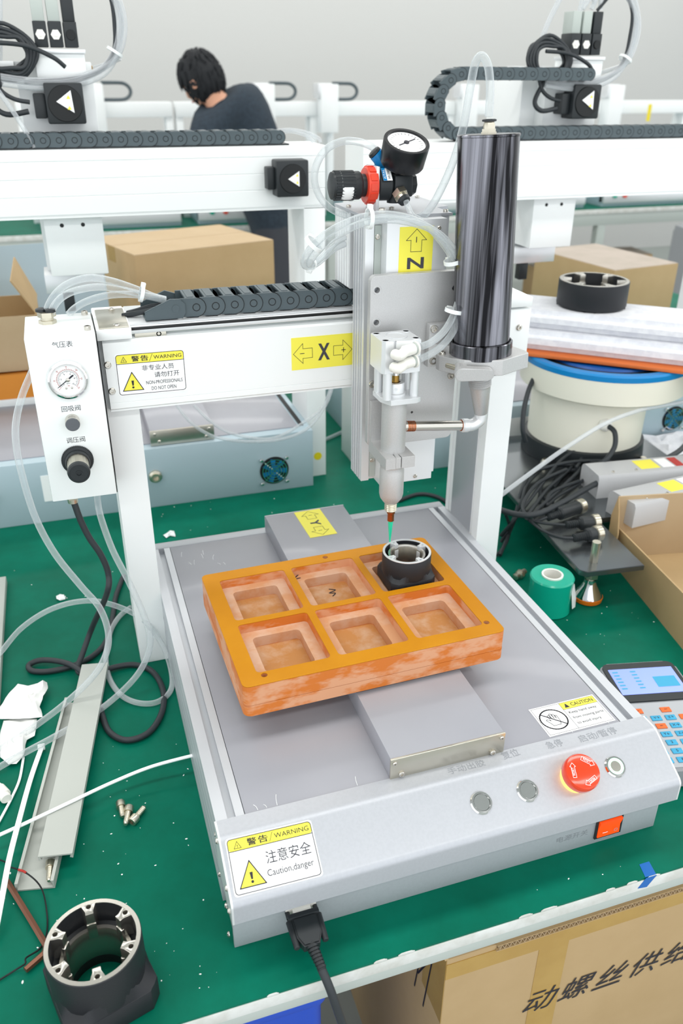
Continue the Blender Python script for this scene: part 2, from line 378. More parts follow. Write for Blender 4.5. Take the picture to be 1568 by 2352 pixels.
# cable chain on the beam
def chain_mesh(par, h=23, d=48, pitch=24.3, m='chain_plastic'):
    bm = bmesh.new(); M1 = frame((0, 0, 0), (0, -1, 0), (1, 0, 0)); r = h/2
    pl = [(r*math.cos(math.radians(a)), r*math.sin(math.radians(a))) for a in range(-90, 91, 18)]+[(-pitch*.8, r), (-pitch*.8, -r)]
    tilt = Rz(-3.6)
    P(bm, pl, -1.5, 1.6, tilt @ M1, .5); P(bm, pl, -d, -d+3, M1)
    def ringstrip(r0, r1, z, a0, a1, n):
        for k in range(n):
            q = [math.radians(a0+(a1-a0)*(k+j)/n) for j in (0, 1)]
            f = poly2(bm, [(r0*math.cos(q[0]), r0*math.sin(q[0])), (r1*math.cos(q[0]), r1*math.sin(q[0])), (r1*math.cos(q[1]), r1*math.sin(q[1])), (r0*math.cos(q[1]), r0*math.sin(q[1]))], z, tilt @ M1); f.material_index = 1
    ringstrip(r-.2, r+.9, .95, -84, 84, 10); ringstrip(3.9, 5, 1.75, 0, 360, 14)
    B(bm, -pitch*.55, pitch*.02, 1, d, h/2-3, h/2+.2, .4); B(bm, -pitch*.42, -pitch*.1, 4, d-4, h/2, h/2+.8)
    B(bm, -pitch*.55, pitch*.1, 1, d, -h/2, -h/2+2.5)
    return mk('chain_link', bm, [m, 'dark'], par, 25)
chain = one('cable_chain', 'chain_plastic', R, lambda bm: (P(bm, [(20, 513.4), (66, 513.4), (70, 520), (70, 531), (64, 537), (52, 537.6), (20, 524)], 0, 4, frame((0, 500, 0), (0, -1, 0), (1, 0, 0)), .5),
    P(bm, [(20, 513.4), (66, 513.4), (70, 531), (52, 537), (20, 524)], 0, 4, frame((0, 552, 0), (0, -1, 0), (1, 0, 0))), B(bm, 20, 60, 500, 550, 513.2, 515.5)))
lk = chain_mesh(chain); lk.matrix_local = T(84*S, 500*S, 525.2*S)
for i in range(1, 10): inst(lk, chain, T(84+24.3*i if i < 9 else 290, 500, 525.2))
cyl('chain_pin', 'chain_plastic', chain, (58, 496.5, 526), (58, 495.4, 526), 4.6, seg=16)
tube('black_cable', 'rubber', R, [(-5, 530, 513.5), (8, 525, 516), (20, 520, 519), (40, 520, 522), (60, 522, 523)], 3.2)
tube('black_cable', 'rubber', R, [(2, 540, 514), (14, 533, 518), (30, 528, 523), (50, 530, 524)], 3)
# ------------------------------------------------------------------ Z axis
Z = R
bm = bmesh.new(); P(bm, [(280, 468), (280, 425), (291, 425), (291, 429), (300, 429), (300, 405.5), (376, 405.5), (376, 425), (388, 425), (388, 468)], 289.6, 632.5); mk('z_axis_extrusion', bm, 'alu_light', R)
bm = bmesh.new()
for y in (434, 442, 452, 461): B(bm, 279.2, 280.4, y-1.1, y+1.1, 289.8, 632)
mk('extrusion_ribs', bm, 'alu_satin', R)
bm = bmesh.new(); P(bm, [(279, 478), (279, 540), (409, 581), (409, 478)], 540, 632.5); mk('carriage_bracket', bm, 'alu_light', R)
bm = bmesh.new()
for y in (486, 496, 506, 516, 526): B(bm, 278.2, 279.4, y-1.2, y+1.2, 541, 632)
mk('bracket_ribs', bm, 'paint_white', R)
bm = bmesh.new(); P(bm, [(278, 422), (391, 422), (391, 470), (410, 478), (410, 583), (278, 541)], 632.5, 636, None, .4); mk('z_top_plate', bm, 'alu_satin', R)
for q in ((284, 430), (385, 430), (284, 500), (402, 560), (330, 470)): cap_screw('screw', 'steel', R, (q[0], q[1], 636), (0, 0, 1), 3.2, 3)
cap_screw('screw', 'steel', R, (306, 440, 636), (0, 0, 1), 4.2, 6)
bm = bmesh.new(); B(bm, 291.5, 299.8, 424, 427.6, 295, 625); mk('dust_strip', bm, 'frame_grey', R)
for z in (612, 320): screw_mesh('screw', 'steel', R, (295, 424, z), (0, -1, 0), 3.2)
screw_mesh('screw', 'steel', R, (352, 405.5, 296), (0, -1, 0), 2.8)
screw_mesh('screw', 'steel', R, (366, 405.5, 622), (0, -1, 0), 2.6)
# tool plate with countersunk holes
PY = 393.5
holes = [(285, 556, 3.4), (285, 517, 3.4), (336, 437, 1.6), (335.5, 416, 1.6), (337.5, 395, 1.6), (386.5, 552, 3.2)]
FP = frame((0, PY, 0), (0, -1, 0), (1, 0, 0))
bm = bmesh.new(); H(bm, rrect(276.5, 396, 353.5, 573, 8), [circ(x, z, r, 16) for x, z, r in holes], -10, 0, FP, .5); mk('tool_plate', bm, 'alu_blast', R, 12)
for x, z, r in holes[:2]: lathe('countersink', 'alu_light', R, [(5.6, .15), (5.4, .3), (3.4, -3.5), (3.4, -9), (3.6, -3.2), (5.2, .1)], FP @ T(x, z, 0), 20, cap=False)
bm = bmesh.new(); B(bm, 280, 392, PY+10, 405.5, 420, 560); mk('slide_block', bm, 'alu_satin', R)
for q in ((857, 822), (854, 882), (1034, 862)): cap_screw('screw', 'steel', R, at(*q, y=PY), (0, -1, 0), 4.6, 3.5)
# dispensing valve: bracket, clamp, body
VX, VY = 297.5, 356.5
bm = bmesh.new()
P(bm, [(393.5, 418), (386, 418), (386, 372), (384, 366), (378, 363), (330.5, 363), (330.5, 348), (393.5, 348)], 278.5, 292, frame((0, 0, 0), (1, 0, 0), (0, 1, 0)), .4)
B(bm, 280, 309, 386.3, 393, 348.6, 417.6, .4)
mk('valve_bracket', bm, 'alu_blast', R)
bm = bmesh.new(); H(bm, [(292, 378), (292, 330.5), (298.6, 330.5), (298.6, 343), (299.8, 343), (299.8, 330.5), (317.5, 330.5), (317.5, 378)], [circ(VX, VY+4.5, 13, 28)], 348, 363, None, .4); mk('valve_clamp', bm, 'alu_blast', R, 12)
V = lambda n, m, pr, seg=36: lathe(n, m, R, pr, T(VX, VY, 0), seg)
V('valve_body', 'alu_blast', [(15.4, 341), (15.6, 342), (15.6, 431)])
V('valve_nose', 'alu_blast', [(15.2, 341.5), (15.2, 338), (15.8, 336), (15.8, 302), (14.4, 296), (11, 291), (9, 288.5), (8, 288)])
V('nose_thread', 'zinc', [(8, 289)]+[q for k in range(5) for q in ((8.2, 287.6-k*2.6), (7.2, 286.2-k*2.6))]+[(5, 274)], 24)
bm = bmesh.new(); L_(bm, [(5.6, 276), (5.6, 272), (4.6, 271), (4.6, 260.5), (3, 260)], T(VX+.8, VY, 0), 8); mk('needle_hub', bm, 'copper', R)
lathe('dispensing_needle', 'green_gel', R, [(3.6, 260.5), (3.3, 255), (1.1, 229), (.8, 227.5)], T(VX+.8, VY, 0), 16)
# upper flange, collar, rod, standoffs and pneumatic cylinder
bm = bmesh.new(); P(bm, [(276, 376), (276, 350), (284, 334), (318, 334), (324, 338), (324, 376)], 431, 437.5, None, .5); mk('valve_flange', bm, 'alu_light', R)
bm = bmesh.new(); L_(bm, [(13.5, 437), (13.5, 441), (11.6, 442), (11.6, 453), (11, 454), (6.4, 454), (6.4, 446), (0, 446)], T(VX-1, VY-2, 0), 28)
for a in (200, 255, 320): L_(bm, [(2, 0), (2, .2), (1.6, .2), (1.5, -2), (0, -2)], frame((VX-1+11.6*math.cos(math.radians(a)), VY-2+11.6*math.sin(math.radians(a)), 448), (math.cos(math.radians(a)), math.sin(math.radians(a)), 0)), 10)
mk('lock_collar', bm, 'alu_light', R)
cyl('piston_rod', 'brass', R, (VX-1, VY-2, 446), (VX-1, VY-2, 466), 5)
cyl('rod_gland', 'chrome', R, (VX-1, VY-2, 463), (VX-1, VY-2, 471), 5.8)
for x, y in ((281, 341), (317.5, 345), (317.5, 371), (281, 371)): cyl('standoff', 'alu_light', R, (x, y, 437.5), (x, y, 471), 5.4, seg=18)
bm = bmesh.new()
P(bm, [(272.5, 379), (272.5, 341), (276, 337), (286, 337), (286, 340), (289, 340), (289, 337), (304, 334.5), (320, 336), (320.5, 341), (320.5, 379)], 470, 509.5, None, .6)
L_(bm, [(14, 509.4), (14, 510.2), (12.4, 510.2), (12.4, 506.5), (0, 506.5)], T(296.5, 358, 0.2), 28)
for x, y in ((277.5, 342), (315.5, 342), (277.5, 373), (315.5, 373)): L_(bm, [(4.6, 509.4), (4.6, 510.1), (3.8, 510.1), (3.6, 507), (0, 507)], T(x, y, .1), 14)
mk('pneumatic_cylinder', bm, 'alu_light', R)
# two white push-in elbows
def elbow(p, tip, nm='air_elbow'):
    p, tip = Vector(p), Vector(tip); d = (tip-p).normalized(); bm = bmesh.new()
    k = p+Vector((-6, -6, -2)); W(bm, [p+Vector((-9, 3, -3)), k, p+d*4], 6.2, 14, n=6)
    Cy(bm, p+d*1, p+d*17, 6.6, 6.6, 18, .8); Cy(bm, p+d*18.6, p+d*21, 8.4, 8.4, 18, .5); Cy(bm, p+d*16, p+d*19, 5.2, seg=14)
    o = mk(nm, bm, 'white_plastic', R); cyl('elbow_gap', 'frame_grey', o, p+d*16.6, p+d*18.6, 6.9, seg=18); return o, p+d*20
E1, e1 = elbow(at(925, 808, y=328), at(962, 797, y=336)); E2, e2 = elbow(at(922, 838, y=328), at(960, 826, y=336))
# pipe to the syringe
pa, pb = at(932, 979, y=VY), at(1060, 977, y=VY); pd = (pb-pa).normalized()
cyl('feed_pipe', 'steel', R, pa-pd*4, pb, 6.4, bev=.4)
bm = bmesh.new(); [Cy(bm, pa+pd*(1+k*2.2), pa+pd*(2.4+k*2.2), 6.9, seg=18) for k in range(5)]; mk('pipe_thread', bm, 'copper', R)
cyl('pipe_ring', 'copper', R, pb-pd*1.2, pb+pd*.8, 7.5, seg=20)
# barrel axis
bb, bt = Vector((409.5, 354, 462)), Vector((402, 366.5, 726)); bd = (bt-bb).normalized(); BF = frame(bb, bd)
el = pb+Vector((20, 0, 4))
bm = bmesh.new(); q0 = at(1104, 946, y=VY)
W(bm, [pb-pd*1, pb+pd*8, pb+pd*16+Vector((0, 0, 1)), pb+pd*24+Vector((0, 0, 6)), Vector((q0.x, q0.y, q0.z-8)), Vector((q0.x, q0.y, q0.z+2))], 8, 20, n=6)
Cy(bm, pb+pd*0, pb+pd*9, 9, seg=22, bev=.8); mk('pipe_elbow', bm, 'alu_light', R)
c1 = BF @ Vector((0, 0, -8)); q1 = Vector((q0.x, q0.y, q0.z-2)); cd = (c1-q1)
bm = bmesh.new(); hl = cd.length; L_(bm, [(7.6, 0), (8.4, .6), (13.2, hl*.66), (13.6, hl*.7)]+[v for k in range(6) for v in ((14.4, hl*(.72+k*.045)), (13.5, hl*(.74+k*.045)))]+[(13, hl)], frame(q1, cd), 30); mk('barrel_nozzle', bm, 'alu_blast', R, 50)
bm = bmesh.new(); L_(bm, [(18, -4), (34, -3), (34.5, 8), (34.5, 18)], BF, 48); mk('barrel_foot', bm, 'black_gloss', R)
bm = bmesh.new(); L_(bm, [(36, 15), (38, 16), (38.4, 33), (37.6, 34), (36.2, 34), (36, 31), (35.3, 31)], BF, 48, cap=False); mk('barrel_collar', bm, 'black_gloss', R)
bm = bmesh.new(); Hh = (bt-bb).length; L_(bm, [(34.4, 18), (34.4, Hh-3), (35.2, Hh-2.5), (35.2, Hh-.8), (34.2, Hh), (0, Hh)], BF, 56); mk('syringe_barrel', bm, 'black_gloss', R)
bm = bmesh.new(); L_(bm, [(8.5, Hh), (8.5, Hh+5)], BF, 6); L_(bm, [(6.6, Hh+5), (6.6, Hh+9), (5.6, Hh+12)], BF, 18); L_(bm, [(9.6, Hh-.5), (9.6, Hh+2)], BF, 6); mk('barrel_fitting', bm, 'zinc', R, 25)
lathe('release_collar', 'black_plastic', R, [(5, Hh+12), (8, Hh+12.6), (8, Hh+14.4), (6, Hh+15)], BF, 20)
# syringe holder clamp
bz = 8
HF = BF @ T(0, 0, bz)
q = [BF.inverted() @ at(px, py, z=(BF @ Vector((0, 0, bz+10))).z) for px, py in ((1010, 812), (1040, 826), (1125, 830), (1216, 808), (1212, 800), (1165, 785))]
bm = bmesh.new(); H(bm, [(-52, 18), (-52, 8), (-44, -8), (-33, -23), (-24, -29), (8, -43), (52, -26), (54, -18), (50, 12), (34, 30), (10, 40), (-20, 38), (-40, 26)], [circ(0, 0, 34.6, 40)], -9, 10, HF, .8); mk('barrel_clamp', bm, 'alu_blast', R, 12)
bm = bmesh.new(); W(bm, [HF @ Vector((-46, -2, 0)), HF @ Vector((-40, -22, 0))], 3.2, 12, n=2); mk('clamp_bolt', bm, 'zinc', R)
k0 = HF @ Vector((-38, -24, -2)); kx = Vector((1, -.12, .0)).normalized(); KF = frame(k0+Vector((0, -4, 0)), (-.25, -.95, -.1), kx)
bm = bmesh.new(); P(bm, [(c*1, s_) for c, s_ in [(-2+8.5*math.cos(math.radians(a)), 8.5*math.sin(math.radians(a))) for a in range(90, 271, 20)]+[(30+7*math.cos(math.radians(a)), 7*math.sin(math.radians(a))) for a in range(-90, 91, 20)]], 0, 11, KF, 1.2)
Cy(bm, KF @ Vector((0, 0, 0)), KF @ Vector((0, 0, -12)), 8, seg=20); mk('clamp_lever', bm, 'alu_blast', R)
bm = bmesh.new(); B(bm, 351, 378, PY-11, PY, 458, 512, .6)
P(bm, [(352, PY), (352, PY-11), (360, PY-14), (372, PY-26), (378, PY-26), (378, PY)], 462, 488, None, .4); mk('clamp_mount', bm, 'alu_blast', R)
for q_ in ((996, 755), (993, 828)): cap_screw('screw', 'steel', R, at(*q_, y=PY-11), (0, -1, 0), 4.8, 3.5)
for v in ((-46, 12), (40, 28)): cap_screw('screw', 'steel', R, HF @ Vector((v[0], v[1], 10)), bd, 4, 4)
# ------------------------------------------------------------------ regulator on top of the Z axis
RY = 470
rc = at(905, 425, y=RY)           # middle of the regulator body
def rp(px, py, y=RY): return at(px, py, y=y)
bm = bmesh.new(); b0 = rp(858, 425); Cx = Vector((1, -.02, -.01)).normalized()
box('regulator_bracket', 'alu_light', R, b0.x-2, b0.x+2, RY-15, RY+22, 636, b0.z+22, .4)
lathe('regulator_knob', 'black_plastic', R, [(0, -56), (10, -56), (15.5, -54), (16.2, -50)]+[(16.2, -20), (15, -18), (13, -17), (13, -12), (14.5, -11), (14.5, -4)], frame(b0, Cx), 30)
bm = bmesh.new()
for k in range(26): a = 2*math.pi*k/26; Cy(bm, frame(b0, Cx) @ Vector((16.2*math.cos(a), 16.2*math.sin(a), -51)), frame(b0, Cx) @ Vector((16.2*math.cos(a), 16.2*math.sin(a), -27)), 1.1, seg=5)
mk('knob_ribs', bm, 'black_plastic', R)
lathe('knob_sticker', 'label_white', R, [(16.9, -44), (17.5, -40), (17.6, -36), (17.5, -33), (16.9, -30)], frame(b0, Cx), 30)
for ob in [bpy.data.objects['knob_sticker']]:
    me = ob.data; bmx = bmesh.new(); bmx.from_mesh(me); inv = frame(b0, Cx).inverted()
    dele = [f for f in bmx.faces if (lambda c: not (abs(math.atan2(c.y, c.x)-math.atan2(*[(inv @ (b0+Vector((-38, -15, -8)))).y, (inv @ (b0+Vector((-38, -15, -8)))).x])) < .55))(inv @ (f.calc_center_median()/S))]
    bmesh.ops.delete(bmx, geom=dele, context='FACES'); bmx.to_mesh(me); bmx.free()
bm = bmesh.new(); L_(bm, [(16, -12), (20, -12), (21, -10), (21, 0), (15, 0)], frame(b0, Cx), 30)
for k in range(12): a = 2*math.pi*k/12; B(bm, -4, 4, -1, 1, -10, -2, 0, frame(b0, Cx) @ Rz(math.degrees(a)) @ T(0, 21, 0))
mk('regulator_nut', bm, 'red_plastic', R)
lathe('regulator_body', 'black_plastic', R, [(17, 2), (18, 3), (18, 18), (15, 21), (12, 22), (12, 44), (9, 48), (0, 48)], frame(b0, Cx), 30)
bm = bmesh.new(); bx = b0+Vector((33, 0, 0)); B(bm, bx.x-12, bx.x+12, RY-17, RY+17, bx.z-13, bx.z+12, 2); Cy(bm, bx+Vector((-6, 0, -12)), bx+Vector((-6, 0, -21)), 9, seg=18); Cy(bm, bx+Vector((12, 0, 0)), bx+Vector((19, 0, 0)), 13, seg=8); mk('regulator_block', bm, 'black_plastic', R)
Lb = Lab('regulator_label', R, frame(b0+Vector((5, -20.6, 6.8)), (0, -.75, .66), (1, 0, 0)), 11.5, 17, 'label_white'); Lb.poly('blue_plastic', [(0, 0), (4.6, 0), (4.6, 17), (0, 17)]); Lb.text('label_white', 'AITAL', 2.3, 8.5, 2.6, 13, rot=90); Lb.text('ink', 'AR-2000', 7.8, 8.5, 2.6, 13, rot=90); Lb.done()
gn = rp(922, 375, RY-4); gd = Vector((.02, -.45, .9)).normalized()
cyl('gauge_stem', 'black_plastic', R, bx+Vector((-4, 0, 10)), gn, 8, 6, 18)
GF = frame(gn, gd)
lathe('pressure_gauge', 'black_anod', R, [(12, -2), (26, 0), (27, 2), (28, 27), (27.4, 28.6), (23.6, 28.6), (23.2, 26), (0, 26)], GF, 40)
lathe('gauge_dial', 'label_white', R, [(23.2, 26.2), (0, 26.3)], GF, 36)
bm = bmesh.new(); line2(bm, [(-11, -6), (13, 7)], 1.6, 27, GF, False); L_(bm, [(3.2, 26.4), (3.2, 27.6), (0, 27.6)], GF, 14)
for k in range(21): a = math.radians(-45+13.5*k); line2(bm, [(17*math.cos(a), 17*math.sin(a)), (20*math.cos(a), 20*math.sin(a))], .5, 26.6, GF, False)
mk('gauge_needle', bm, 'ink', R, flat=True)
# fittings of the regulator
f1 = rp(918, 445, RY-18); fd = Vector((.25, -.75, -.6)).normalized()
bm = bmesh.new(); L_(bm, [(9.6, -3), (9.6, 4)], frame(f1, fd), 6); L_(bm, [(7, 4), (7, 8)], frame(f1, fd), 18); mk('hose_fitting', bm, 'zinc', R, 25)
lathe('release_collar', 'black_plastic', R, [(6, 8), (8, 9), (7, 13), (4.5, 14)], frame(f1, fd), 18)
g1 = rp(872, 365, RY+14); gdv = Vector((-.5, .1, .55)).normalized()
bm = bmesh.new(); W(bm, [g1+Vector((14, 0, -16)), g1+Vector((4, 0, -8)), g1, g1+gdv*8], 8.5, 14, n=5); mk('hose_elbow', bm, 'blue_plastic', R)
lathe('release_collar', 'black_plastic', R, [(7.5, 8), (8.4, 9), (7.6, 12), (5, 13)], frame(g1, gdv), 18)
# ------------------------------------------------------------------ pneumatic control box on the gantry end
BY = 455
cb = box('control_box', 'paint_gloss', R, -121.5, -42.5, BY, 557, 304.5, 514.4, 1.2)
box('box_seam', 'dark', cb, -42.6, -41.4, BY+1.5, 556, 306, 513)
FB = frame((0, BY, 0), (0, -1, 0), (1, 0, 0))
gc = (-80.6, 462.6)
GFm = FB @ T(gc[0], gc[1], 0)
lathe('gauge_bezel', 'chrome', cb, [(24.5, 0), (24.5, 2), (24, 5), (22.5, 7.5), (20.5, 8), (19.4, 6.5), (19.2, 3.5)], GFm, 48, cap=False)
lathe('gauge_dial', 'label_white', cb, [(19.3, 3.4), (0, 3.5)], GFm, 40)
bm = bmesh.new(); bm2 = bmesh.new()
for k in range(41):
    a = math.radians(225-270*k/40); l = 2.2 if k % 4 == 0 else 1.1
    line2(bm, [(11.2*math.cos(a), 11.2*math.sin(a)), ((11.2-l)*math.cos(a), (11.2-l)*math.sin(a))], .3, 3.75, GFm, False)
for k in range(31):
    a = math.radians(225-270*k/30); l = 2 if k % 5 == 0 else 1
    line2(bm2, [(12.4*math.cos(a), 12.4*math.sin(a)), ((12.4+l)*math.cos(a), (12.4+l)*math.sin(a))], .3, 3.75, GFm, False)
arc = [(12.4*math.cos(math.radians(a)), 12.4*math.sin(math.radians(a))) for a in range(-45, 226, 6)]; line2(bm2, arc, .3, 3.75, GFm, False)
for i, s_ in enumerate(('0', '2', '4', '6', '8', '10')): a = math.radians(225-54*i); add(bm, text_bm(s_, 1.8), GFm @ T(7.6*math.cos(a), 7.6*math.sin(a), 3.75))
for i, s_ in enumerate(('0', '25', '50', '75', '100', '125', '150')): a = math.radians(225-45*i); add(bm2, text_bm(s_, 1.5), GFm @ T(15.6*math.cos(a), 15.6*math.sin(a), 3.75) @ Rz(math.degrees(a)-90))
add(bm, text_bm('kg/cm\u00b2', 1.5), GFm @ T(0, -4.6, 3.75)); add(bm2, text_bm('PSI', 1.4), GFm @ T(0, -7.4, 3.75))
mk('dial_print', bm, 'ink', cb, flat=True); mk('dial_print', bm2, 'red_ink', cb, flat=True)
bm = bmesh.new(); poly2(bm, [(-13, -8.7), (-12.7, -9.2), (1, .2), (7.2, 4.4), (6.2, 5.8), (4.4, 5), (0, 1)], 4.4, GFm); mk('gauge_needle', bm, 'ink', cb, flat=True)
lathe('needle_hub', 'steel', cb, [(2.2, 3.5), (2.2, 5.4), (1.4, 5.8), (0, 5.8)], GFm, 16)
for x in (-3.2, 3.2): lathe('dial_screw', 'steel', cb, [(1.4, 3.5), (1.2, 4.3), (0, 4.6)], GFm @ T(x, -10.2, 0), 12)
def cjk(par, m, s, mx, h, w): bm = bmesh.new(); add(bm, text_bm(s, h, w), mx); return mk('lettering', bm, m, par, flat=True)
for s_, (px, py), ww in (('气压表', (143, 791), 23), ('回吸阀', (163, 938), 22), ('调压阀', (174, 1010), 22)):
    p = at(px, py, y=BY); cjk(cb, 'ink', s_, frame((p.x, BY-.15, p.z), (0, -1, 0), (1, 0, 0)), 7.2, ww)
p = at(166, 966, y=BY); KM = FB @ T(p.x, p.z, 0)
lathe('suck_back_knob', 'steel', cb, [(8.6, 0), (8.6, 13), (8.2, 13.6), (8.2, 14)], KM, 32)
bm = bmesh.new(); L_(bm, [(8.4, 14), (7.8, 15), (0, 15)], KM, 32); poly2(bm, [(3.5, -3), (6, -3), (4.8, -.8)], 15.1, KM); mk('knob_cap', bm, 'knob_metal', cb)
p = at(178, 1056, y=BY); KM = FB @ T(p.x, p.z, 0)
bm = bmesh.new(); L_(bm, [(18.5, 0), (18.5, 3), (14.8, 4), (14.8, 2)], KM, 40)
for k in range(56): a = 360*k/56; B(bm, -.55, .55, 17.6, 19.2, .2, 3.2, 0, KM @ Rz(a))
mk('regulator_ring', bm, 'black_plastic', cb)
lathe('regulator_sleeve', 'black_plastic', cb, [(15, 2), (15, 10), (14, 12), (13, 12)], KM, 36)
bm = bmesh.new(); L_(bm, [(13, 10), (12.6, 30), (12.8, 33), (13, 36)], KM, 18); mk('regulator_grip', bm, 'zinc', cb, 12)
lathe('regulator_cap', 'black_plastic', cb, [(13.2, 35), (13.6, 37), (13, 41), (11.5, 42.5), (10.6, 42.5), (10.4, 41.9), (4, 41.9), (4, 42.6), (2.8, 42.6), (2.6, 41), (0, 41)], KM, 36)
# fittings of the box
tf = at(110, 742, z=514.4)
bm = bmesh.new(); L_(bm, [(10.5, 0), (10.5, 4)], T(tf.x, tf.y, 514.4), 6); L_(bm, [(7.6, 4), (7.6, 10), (6, 12)], T(tf.x, tf.y, 514.4), 18); L_(bm, [(10.8, 8), (10.8, 14)], T(tf.x, tf.y, 514.4), 6); mk('hose_fitting', bm, 'zinc', cb, 25)
for dx in (-6, 5): lathe('release_collar', 'black_plastic', cb, [(4.6, 13), (6.4, 14), (6.2, 17), (4, 18)], T(tf.x+dx, tf.y-dx*.5, 514.4), 16)
bf = [(-98, 470), (-66, 500)]
for x, y in bf: bm = bmesh.new(); L_(bm, [(9, 0), (9, -5)], T(x, y, 304.5), 6); L_(bm, [(6.5, -5), (6.5, -11)], T(x, y, 304.5), 16); mk('hose_fitting', bm, 'zinc', cb, 25)
for y in (472, 545): cap_screw('screw', 'steel', cb, (-50, y, 514.4), (0, 0, 1), 4, 5)
# ------------------------------------------------------------------ stickers
GYp = GY
def on(plane, *px): return quad(*[at(*q, **plane) for q in px], lift=.1)
def tri(cx, y0, w, h): return [(cx-w/2, y0), (cx+w/2, y0), (cx, y0+h)]
def bang(L, m, cx, y0, h):   # exclamation mark
    w = h*.075; L.poly(m, [(cx-w*.55, y0+h*.3), (cx+w*.55, y0+h*.3), (cx+w, y0+h*.62), (cx-w, y0+h*.62)], .6); L.poly(m, circ(cx, y0+h*.19, w*.9, 10), .6)
def warning(name, mx, w, h, lines, label):
    L = Lab(name, R, mx, w, h, 'label_white', h*.06, label)
    b = h*.03; L.poly('label_yellow', rrect(b, w-b, h*.76, h-b, h*.06)[:12]+rrect(b, w-b, h*.76, h-b, h*.06)[12:], .3)
    L.line('ink', rrect(b, w-b, b, h-b, h*.06), h*.012, .5); L.line('ink', [(b, h*.76), (w-b, h*.76)], h*.012, .5, False)
    L.line('ink', tri(w*.125, h*.8, w*.08, h*.12), h*.009, .5); bang(L, 'ink', w*.125, h*.8, h*.1)
    L.text('ink', '警', w*.29, h*.865, h*.13, w*.11, bold=.12); L.text('ink', '告', w*.42, h*.865, h*.13, w*.11, bold=.12); L.line('ink', [(w*.49, h*.79), (w*.535, h*.945)], h*.008, .5, False)
    L.text('ink', 'WARNING', w*.75, h*.865, h*.085, w*.4)
    cx = w*.22; L.poly('label_yellow', tri(cx, h*.12, w*.29, h*.43), .4); L.line('ink', tri(cx, h*.12, w*.29, h*.43), h*.018, .5); bang(L, 'ink', cx, h*.12, h*.38)
    for t, x, y, hh, ww in lines: L.text('ink_soft', t, w*x, h*y, h*hh, w*ww)
    L.done()
mx, ww, hh = on(dict(y=GY), (261, 814), (423, 801), (430, 896), (273, 911))
warning('warning_label', mx, ww, hh, [('非专业人员', .6, .63, .13, .46), ('请勿打开', .72, .45, .13, .36), ('NON-PROFESSIONALS', .675, .275, .085, .53), ('DO NOT OPEN', .66, .13, .085, .36)], 'white and yellow warning sticker telling non-professionals not to open')
SL = (Vector((0, -.495, .869)), Vector((0, 36, 120.8)))
sl0, sl1 = prof[8], prof[9]; sd = Vector((0, sl1[0]-sl0[0], sl1[1]-sl0[1])); SN = Vector((1, 0, 0)).cross(-sd).normalized(); SLP = (SN, Vector((0, sl0[0], sl0[1])))
mx, ww, hh = on(dict(pl=SLP), (514, 1926), (714, 1885), (742, 2008), (541, 2066))
warning('warning_label', mx, ww, hh, [('注意安全', .67, .53, .22, .52), ('Caution,danger', .66, .25, .15, .53)], 'white and yellow warning sticker on the console reading caution danger')
# axis stickers
def arrow(L, cx, cy, l, h, d, s_):   # outlined block arrow pointing along d (+1 / -1)
    pts = [(l/2, 0), (0, h/2), (0, h*.24), (-l/2, h*.24), (-l/2, -h*.24), (0, -h*.24), (0, -h/2)]
    L.line('ink', [(cx+d*x, cy+y) for x, y in pts], .55); L.line('ink', [(cx-2.6+d*1, cy), (cx+2.6+d*1, cy)], .9, .5, False)
    if s_ == '+': L.line('ink', [(cx+d*1, cy-2.9), (cx+d*1, cy+2.9)], .9, .5, False)
mx, ww, hh = on(dict(y=GY), (668, 778), (812, 763), (812, 838), (670, 850))
L = Lab('axis_label', R, mx, ww, hh, 'label_yellow', 0, 'yellow X axis sticker with two outlined arrows'); arrow(L, ww*.18, hh*.5, ww*.3, hh*.62, -1, '-'); arrow(L, ww*.82, hh*.5, ww*.3, hh*.62, 1, '+'); L.text('ink_soft', 'X', ww*.515, hh*.5, hh*.52, ww*.19, bold=.35); L.done()
p0, p1, p2_, p3_ = at(918, 520, y=405.5), at(996, 520, y=405.5), at(990, 626, y=405.5), at(914, 634, y=405.5)
mx, ww, hh = quad(p0, p1, p2_, p3_, .1)
L = Lab('axis_label', R, mx, ww, hh, 'label_yellow', 0, 'yellow Z axis sticker with an outlined upward arrow')
L.line('ink', [(ww*.5, hh*.95), (ww*.8, hh*.72), (ww*.66, hh*.72), (ww*.66, hh*.48), (ww*.34, hh*.48), (ww*.34, hh*.72), (ww*.2, hh*.72)], .55); L.line('ink', [(ww*.5, hh*.68), (ww*.5, hh*.78)], 1, .5, False)
L.text('ink_soft', 'N', ww*.5, hh*.24, hh*.24, ww*.5, bold=.2); L.done()
mx, ww, hh = quad(at(676, 1178, z=148), at(737, 1168, z=148), at(771, 1226, z=148), at(711, 1236, z=148), .1)
L = Lab('axis_label', R, mx, ww, hh, 'label_yellow', 0, 'yellow Y axis sticker with two outlined arrows')
for c_, d in ((.2, 0), (.8, 1)):
    pts = [(0, .16), (.32, 0), (.17, 0), (.17, -.14), (-.17, -.14), (-.17, 0), (-.32, 0)]
    L.line('ink', [(ww*(.5+x), hh*(c_+(y if d else -y))) for x, y in pts], .55); L.line('ink', [(ww*.44, hh*c_), (ww*.56, hh*c_)], .8, .5, False)
L.text('ink_soft', 'Y', ww*.5, hh*.5, ww*.36, hh*.2, rot=-90, bold=.3); L.done()
